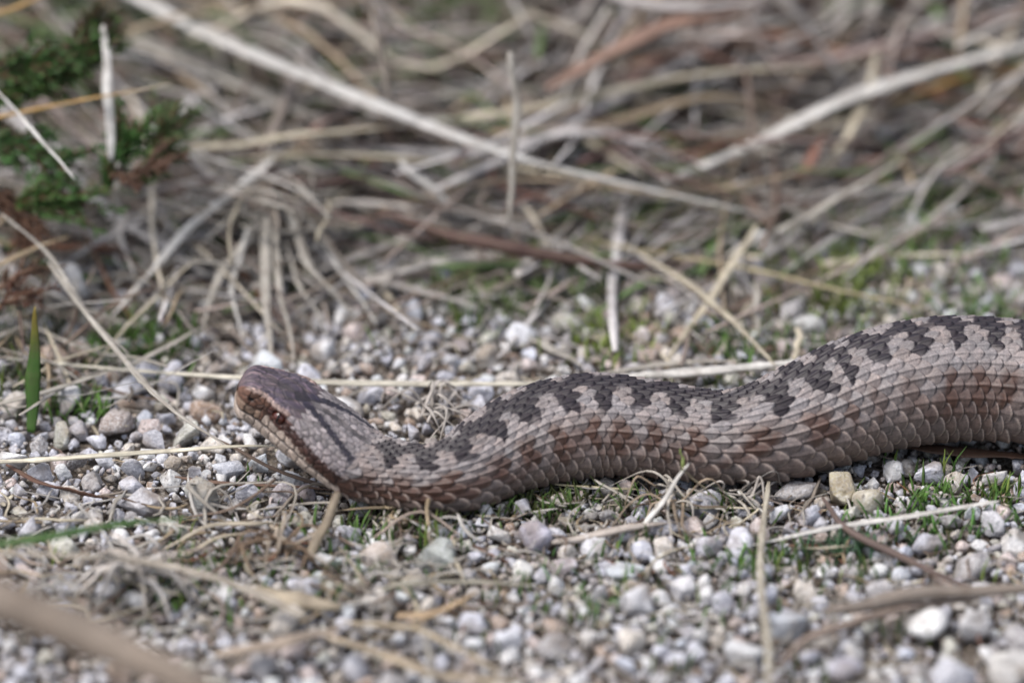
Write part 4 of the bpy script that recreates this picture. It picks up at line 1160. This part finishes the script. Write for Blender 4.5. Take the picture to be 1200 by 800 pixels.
def moss():
    b = Batch()
    patches = [(640, 360, 80, 20, 90, (.13, .17, .06)), (1050, 430, 90, 8, 60, GREEN), (900, 300, 80, 25, 120, (.12, .18, .06)), (1170, 440, 40, 10, 50, GREEN), (150, 30, 130, 40, 240, (.07, .14, .05)), (870, 660, 60, 14, 40, GREEN), (250, 690, 120, 30, 70, GREEN), (440, 60, 90, 30, 160, (.08, .15, .05)), (1000, 650, 50, 12, 60, (.07, .16, .08)), (600, 350, 120, 40, 220, (.12, .17, .06)), (930, 420, 90, 16, 180, (.10, .17, .05)), (1130, 400, 70, 26, 200, (.10, .18, .05)), (700, 600, 160, 14, 70, (.09, .17, .04)), (420, 640, 90, 24, 60, (.09, .17, .04)), (660, 700, 200, 40, 60, (.08, .18, .05)), (1090, 620, 90, 20, 60, (.09, .2, .05)),(715, 405, 55, 22, 170, YGREEN), (990, 345, 90, 34, 260, YGREEN), (1090, 290, 100, 44, 280, (.13, .21, .06)), (1150, 370, 60, 20, 120, GREEN), (860, 405, 40, 18, 120, GREEN),
               (1120, 230, 70, 40, 160, (.12, .2, .06)), (700, 315, 60, 16, 120, YGREEN), (980, 360, 60, 18, 140, (.12, .15, .04)), (760, 270, 70, 20, 120, YGREEN), (800, 200, 60, 30, 60, YGREEN),
               (850, 455, 60, 8, 80, (.10, .14, .03)), (570, 600, 60, 10, 50, (.07, .09, .03)), (480, 615, 40, 8, 40, (.07, .09, .03)), (170, 410, 50, 20, 140, GREEN), (90, 480, 50, 14, 70, GREEN),
               (540, 50, 60, 20, 130, GREEN), (380, 60, 90, 25, 150, GREEN), (60, 60, 100, 60, 260, (.04, .09, .025)), (290, 130, 60, 20, 60, GREEN), (650, 590, 50, 8, 40, (.08, .1, .03)), (230, 10, 120, 30, 200, (.05, .11, .04)), (40, 200, 60, 50, 200, (.05, .09, .03)), (1110, 590, 70, 10, 60, GREEN), (30, 400, 40, 50, 140, (.05, .07, .03))]
    for (px, py, sx, sy, n, c) in patches:
        for i in range(int(n * (.65 if px > 620 and py < 480 else 1.7))):
            q = P(px + rng.normal(0, sx * .6), py + rng.normal(0, sy * .7), rng.uniform(-.5, 1.0))
            back = max(0, q[1] - .05)
            h = rng.uniform(.0018, .0058) * (1 + back * 9); a = rng.uniform(0, 6.28)
            e = q + np.array([math.cos(a) * h * .7, math.sin(a) * h * .7, h])
            V, F, C, U = strand([q, (q + e) / 2 + [0, 0, h * .15], e], rng.uniform(.0004, .0009) * (1 + back * 4), .35, 4, 5, (.8, 1, .1), 0, np.array(c) * rng.uniform(.7, 1.9))
            b.add(V, F, C, U)
    link("moss", b.mesh("moss"), M_GREEN, kind="stuff", label="low green moss between the stones", cat="moss")
moss()

# ---- heather sprigs (upper left)
def heather(path, lab, leafcol=DGREEN, n=90, stemcol=(.12, .06, .035), tip=None, ll=.0038):
    n = int(n * 1.3); leafcol = tuple(np.array(leafcol) * (1.7 if leafcol[1] > leafcol[0] else .9))
    W = np.array([P(*p) for p in path]); o0 = W[0]
    root = link("heather_sprig", None, label=lab, cat="heather sprig", group="heather sprigs at upper left", loc=o0)
    V, F, C, U = strand(W - o0, [.0016, .0012, .0008], .9, 6, 16, (1, 1, .5), .0006, stemcol)
    link("stem", raw_mesh("stem", V, F, C, U), M_WOOD, parent=root)
    b = Batch(); Cc = catmull(W - o0, 60); T = np.gradient(Cc, axis=0); T /= np.linalg.norm(T, axis=1)[:, None]
    for i in range(n):
        k = int(rng.integers(4, 60)); t = T[k]; r = rng.normal(size=3); r -= (r @ t) * t; r /= np.linalg.norm(r)
        L = ll * rng.uniform(.7, 1.25); s = Cc[k]
        if rng.uniform() < .30:
            # short side shoot with its own scale leaves
            e0 = s + (t * .85 + r * .5) * rng.uniform(.006, .013)
            V, F, C, U = strand([s, (s + e0) / 2 + [0, 0, .0006], e0], .0007, .9, 5, 6, (1, 1, .6), .0002, stemcol); b.add(V, F, C, U)
            dv = (e0 - s); dv /= np.linalg.norm(dv)
            for j in range(14):
                f = rng.uniform(.2, 1.02); r2 = rng.normal(size=3); r2 -= (r2 @ dv) * dv; r2 /= np.linalg.norm(r2)
                s2 = s * (1 - f) + e0 * f; e = s2 + (dv * .7 + r2 * .6) * L * .7
                V, F, C, U = strand([s2, (s2 + e) / 2 + r2 * .0003, e], .0009, .5, 5, 5, (.5, 1, .2), 0, np.array(leafcol) * rng.uniform(.6, 1.8)); b.add(V, F, C, U)
        e = s + (t * .75 + r * .65) * L
        cc = np.array(leafcol) * rng.uniform(.6, 1.8)
        if tip is not None and k > 48: cc = np.array(tip) * rng.uniform(.7, 1.3)
        V, F, C, U = strand([s, (s + e) / 2 + r * .0004, e], .0010, .5, 5, 5, (.5, 1, .2), 0, cc); b.add(V, F, C, U)
    link("leaves", b.mesh("leaves"), M_GREEN, parent=root, kind="stuff")
heather([(-25, 120, 38), (30, 98, 44), (108, 62, 52)], "dark green heather sprig rising right at upper left", n=150, leafcol=(.035, .075, .015))
heather([(-25, 90, 44), (20, 80, 48), (60, 70, 52)], "short heather sprig behind the rising one at the left edge", n=90)
heather([(60, 80, 46), (85, 62, 50), (110, 35, 56)], "heather sprig with brown withered tip near the top left", n=60, leafcol=(.05, .05, .02), tip=(.10, .035, .03))
heather([(120, 225, 26), (140, 190, 32), (152, 158, 38)], "small heather sprig standing below the upright white blade", n=70, leafcol=(.035, .09, .02))
heather([(160, 222, 26), (180, 190, 32), (196, 150, 38)], "heather sprig with orange brown tips right of the small one", n=80, leafcol=(.04, .07, .02), tip=(.13, .065, .04))
heather([(-20, 165, 34), (20, 172, 34), (70, 188, 34)], "low heather sprig lying right below the ochre stem", n=80, leafcol=(.03, .08, .02))
heather([(10, 240, 24), (45, 235, 26), (90, 240, 26)], "drooping heather sprig at the left edge below the others", n=80, leafcol=(.04, .09, .02))
heather([(-20, 215, 28), (5, 235, 26), (28, 262, 22)], "reddish withered heather sprig at the left edge", n=26, leafcol=(.10, .05, .03))
heather([(0, 340, 14), (25, 318, 18), (55, 300, 20)], "brown withered heather sprig above the upright green blade", n=10, leafcol=(.095, .055, .035))
heather([(-20, 370, 10), (15, 350, 14), (40, 335, 16)], "second brown withered sprig at the left edge", n=8, leafcol=(.10, .045, .03))
heather([(130, 205, 30), (150, 205, 33), (172, 200, 34)], "rust coloured withered sprig between two green sprigs", n=22, leafcol=(.11, .06, .04))
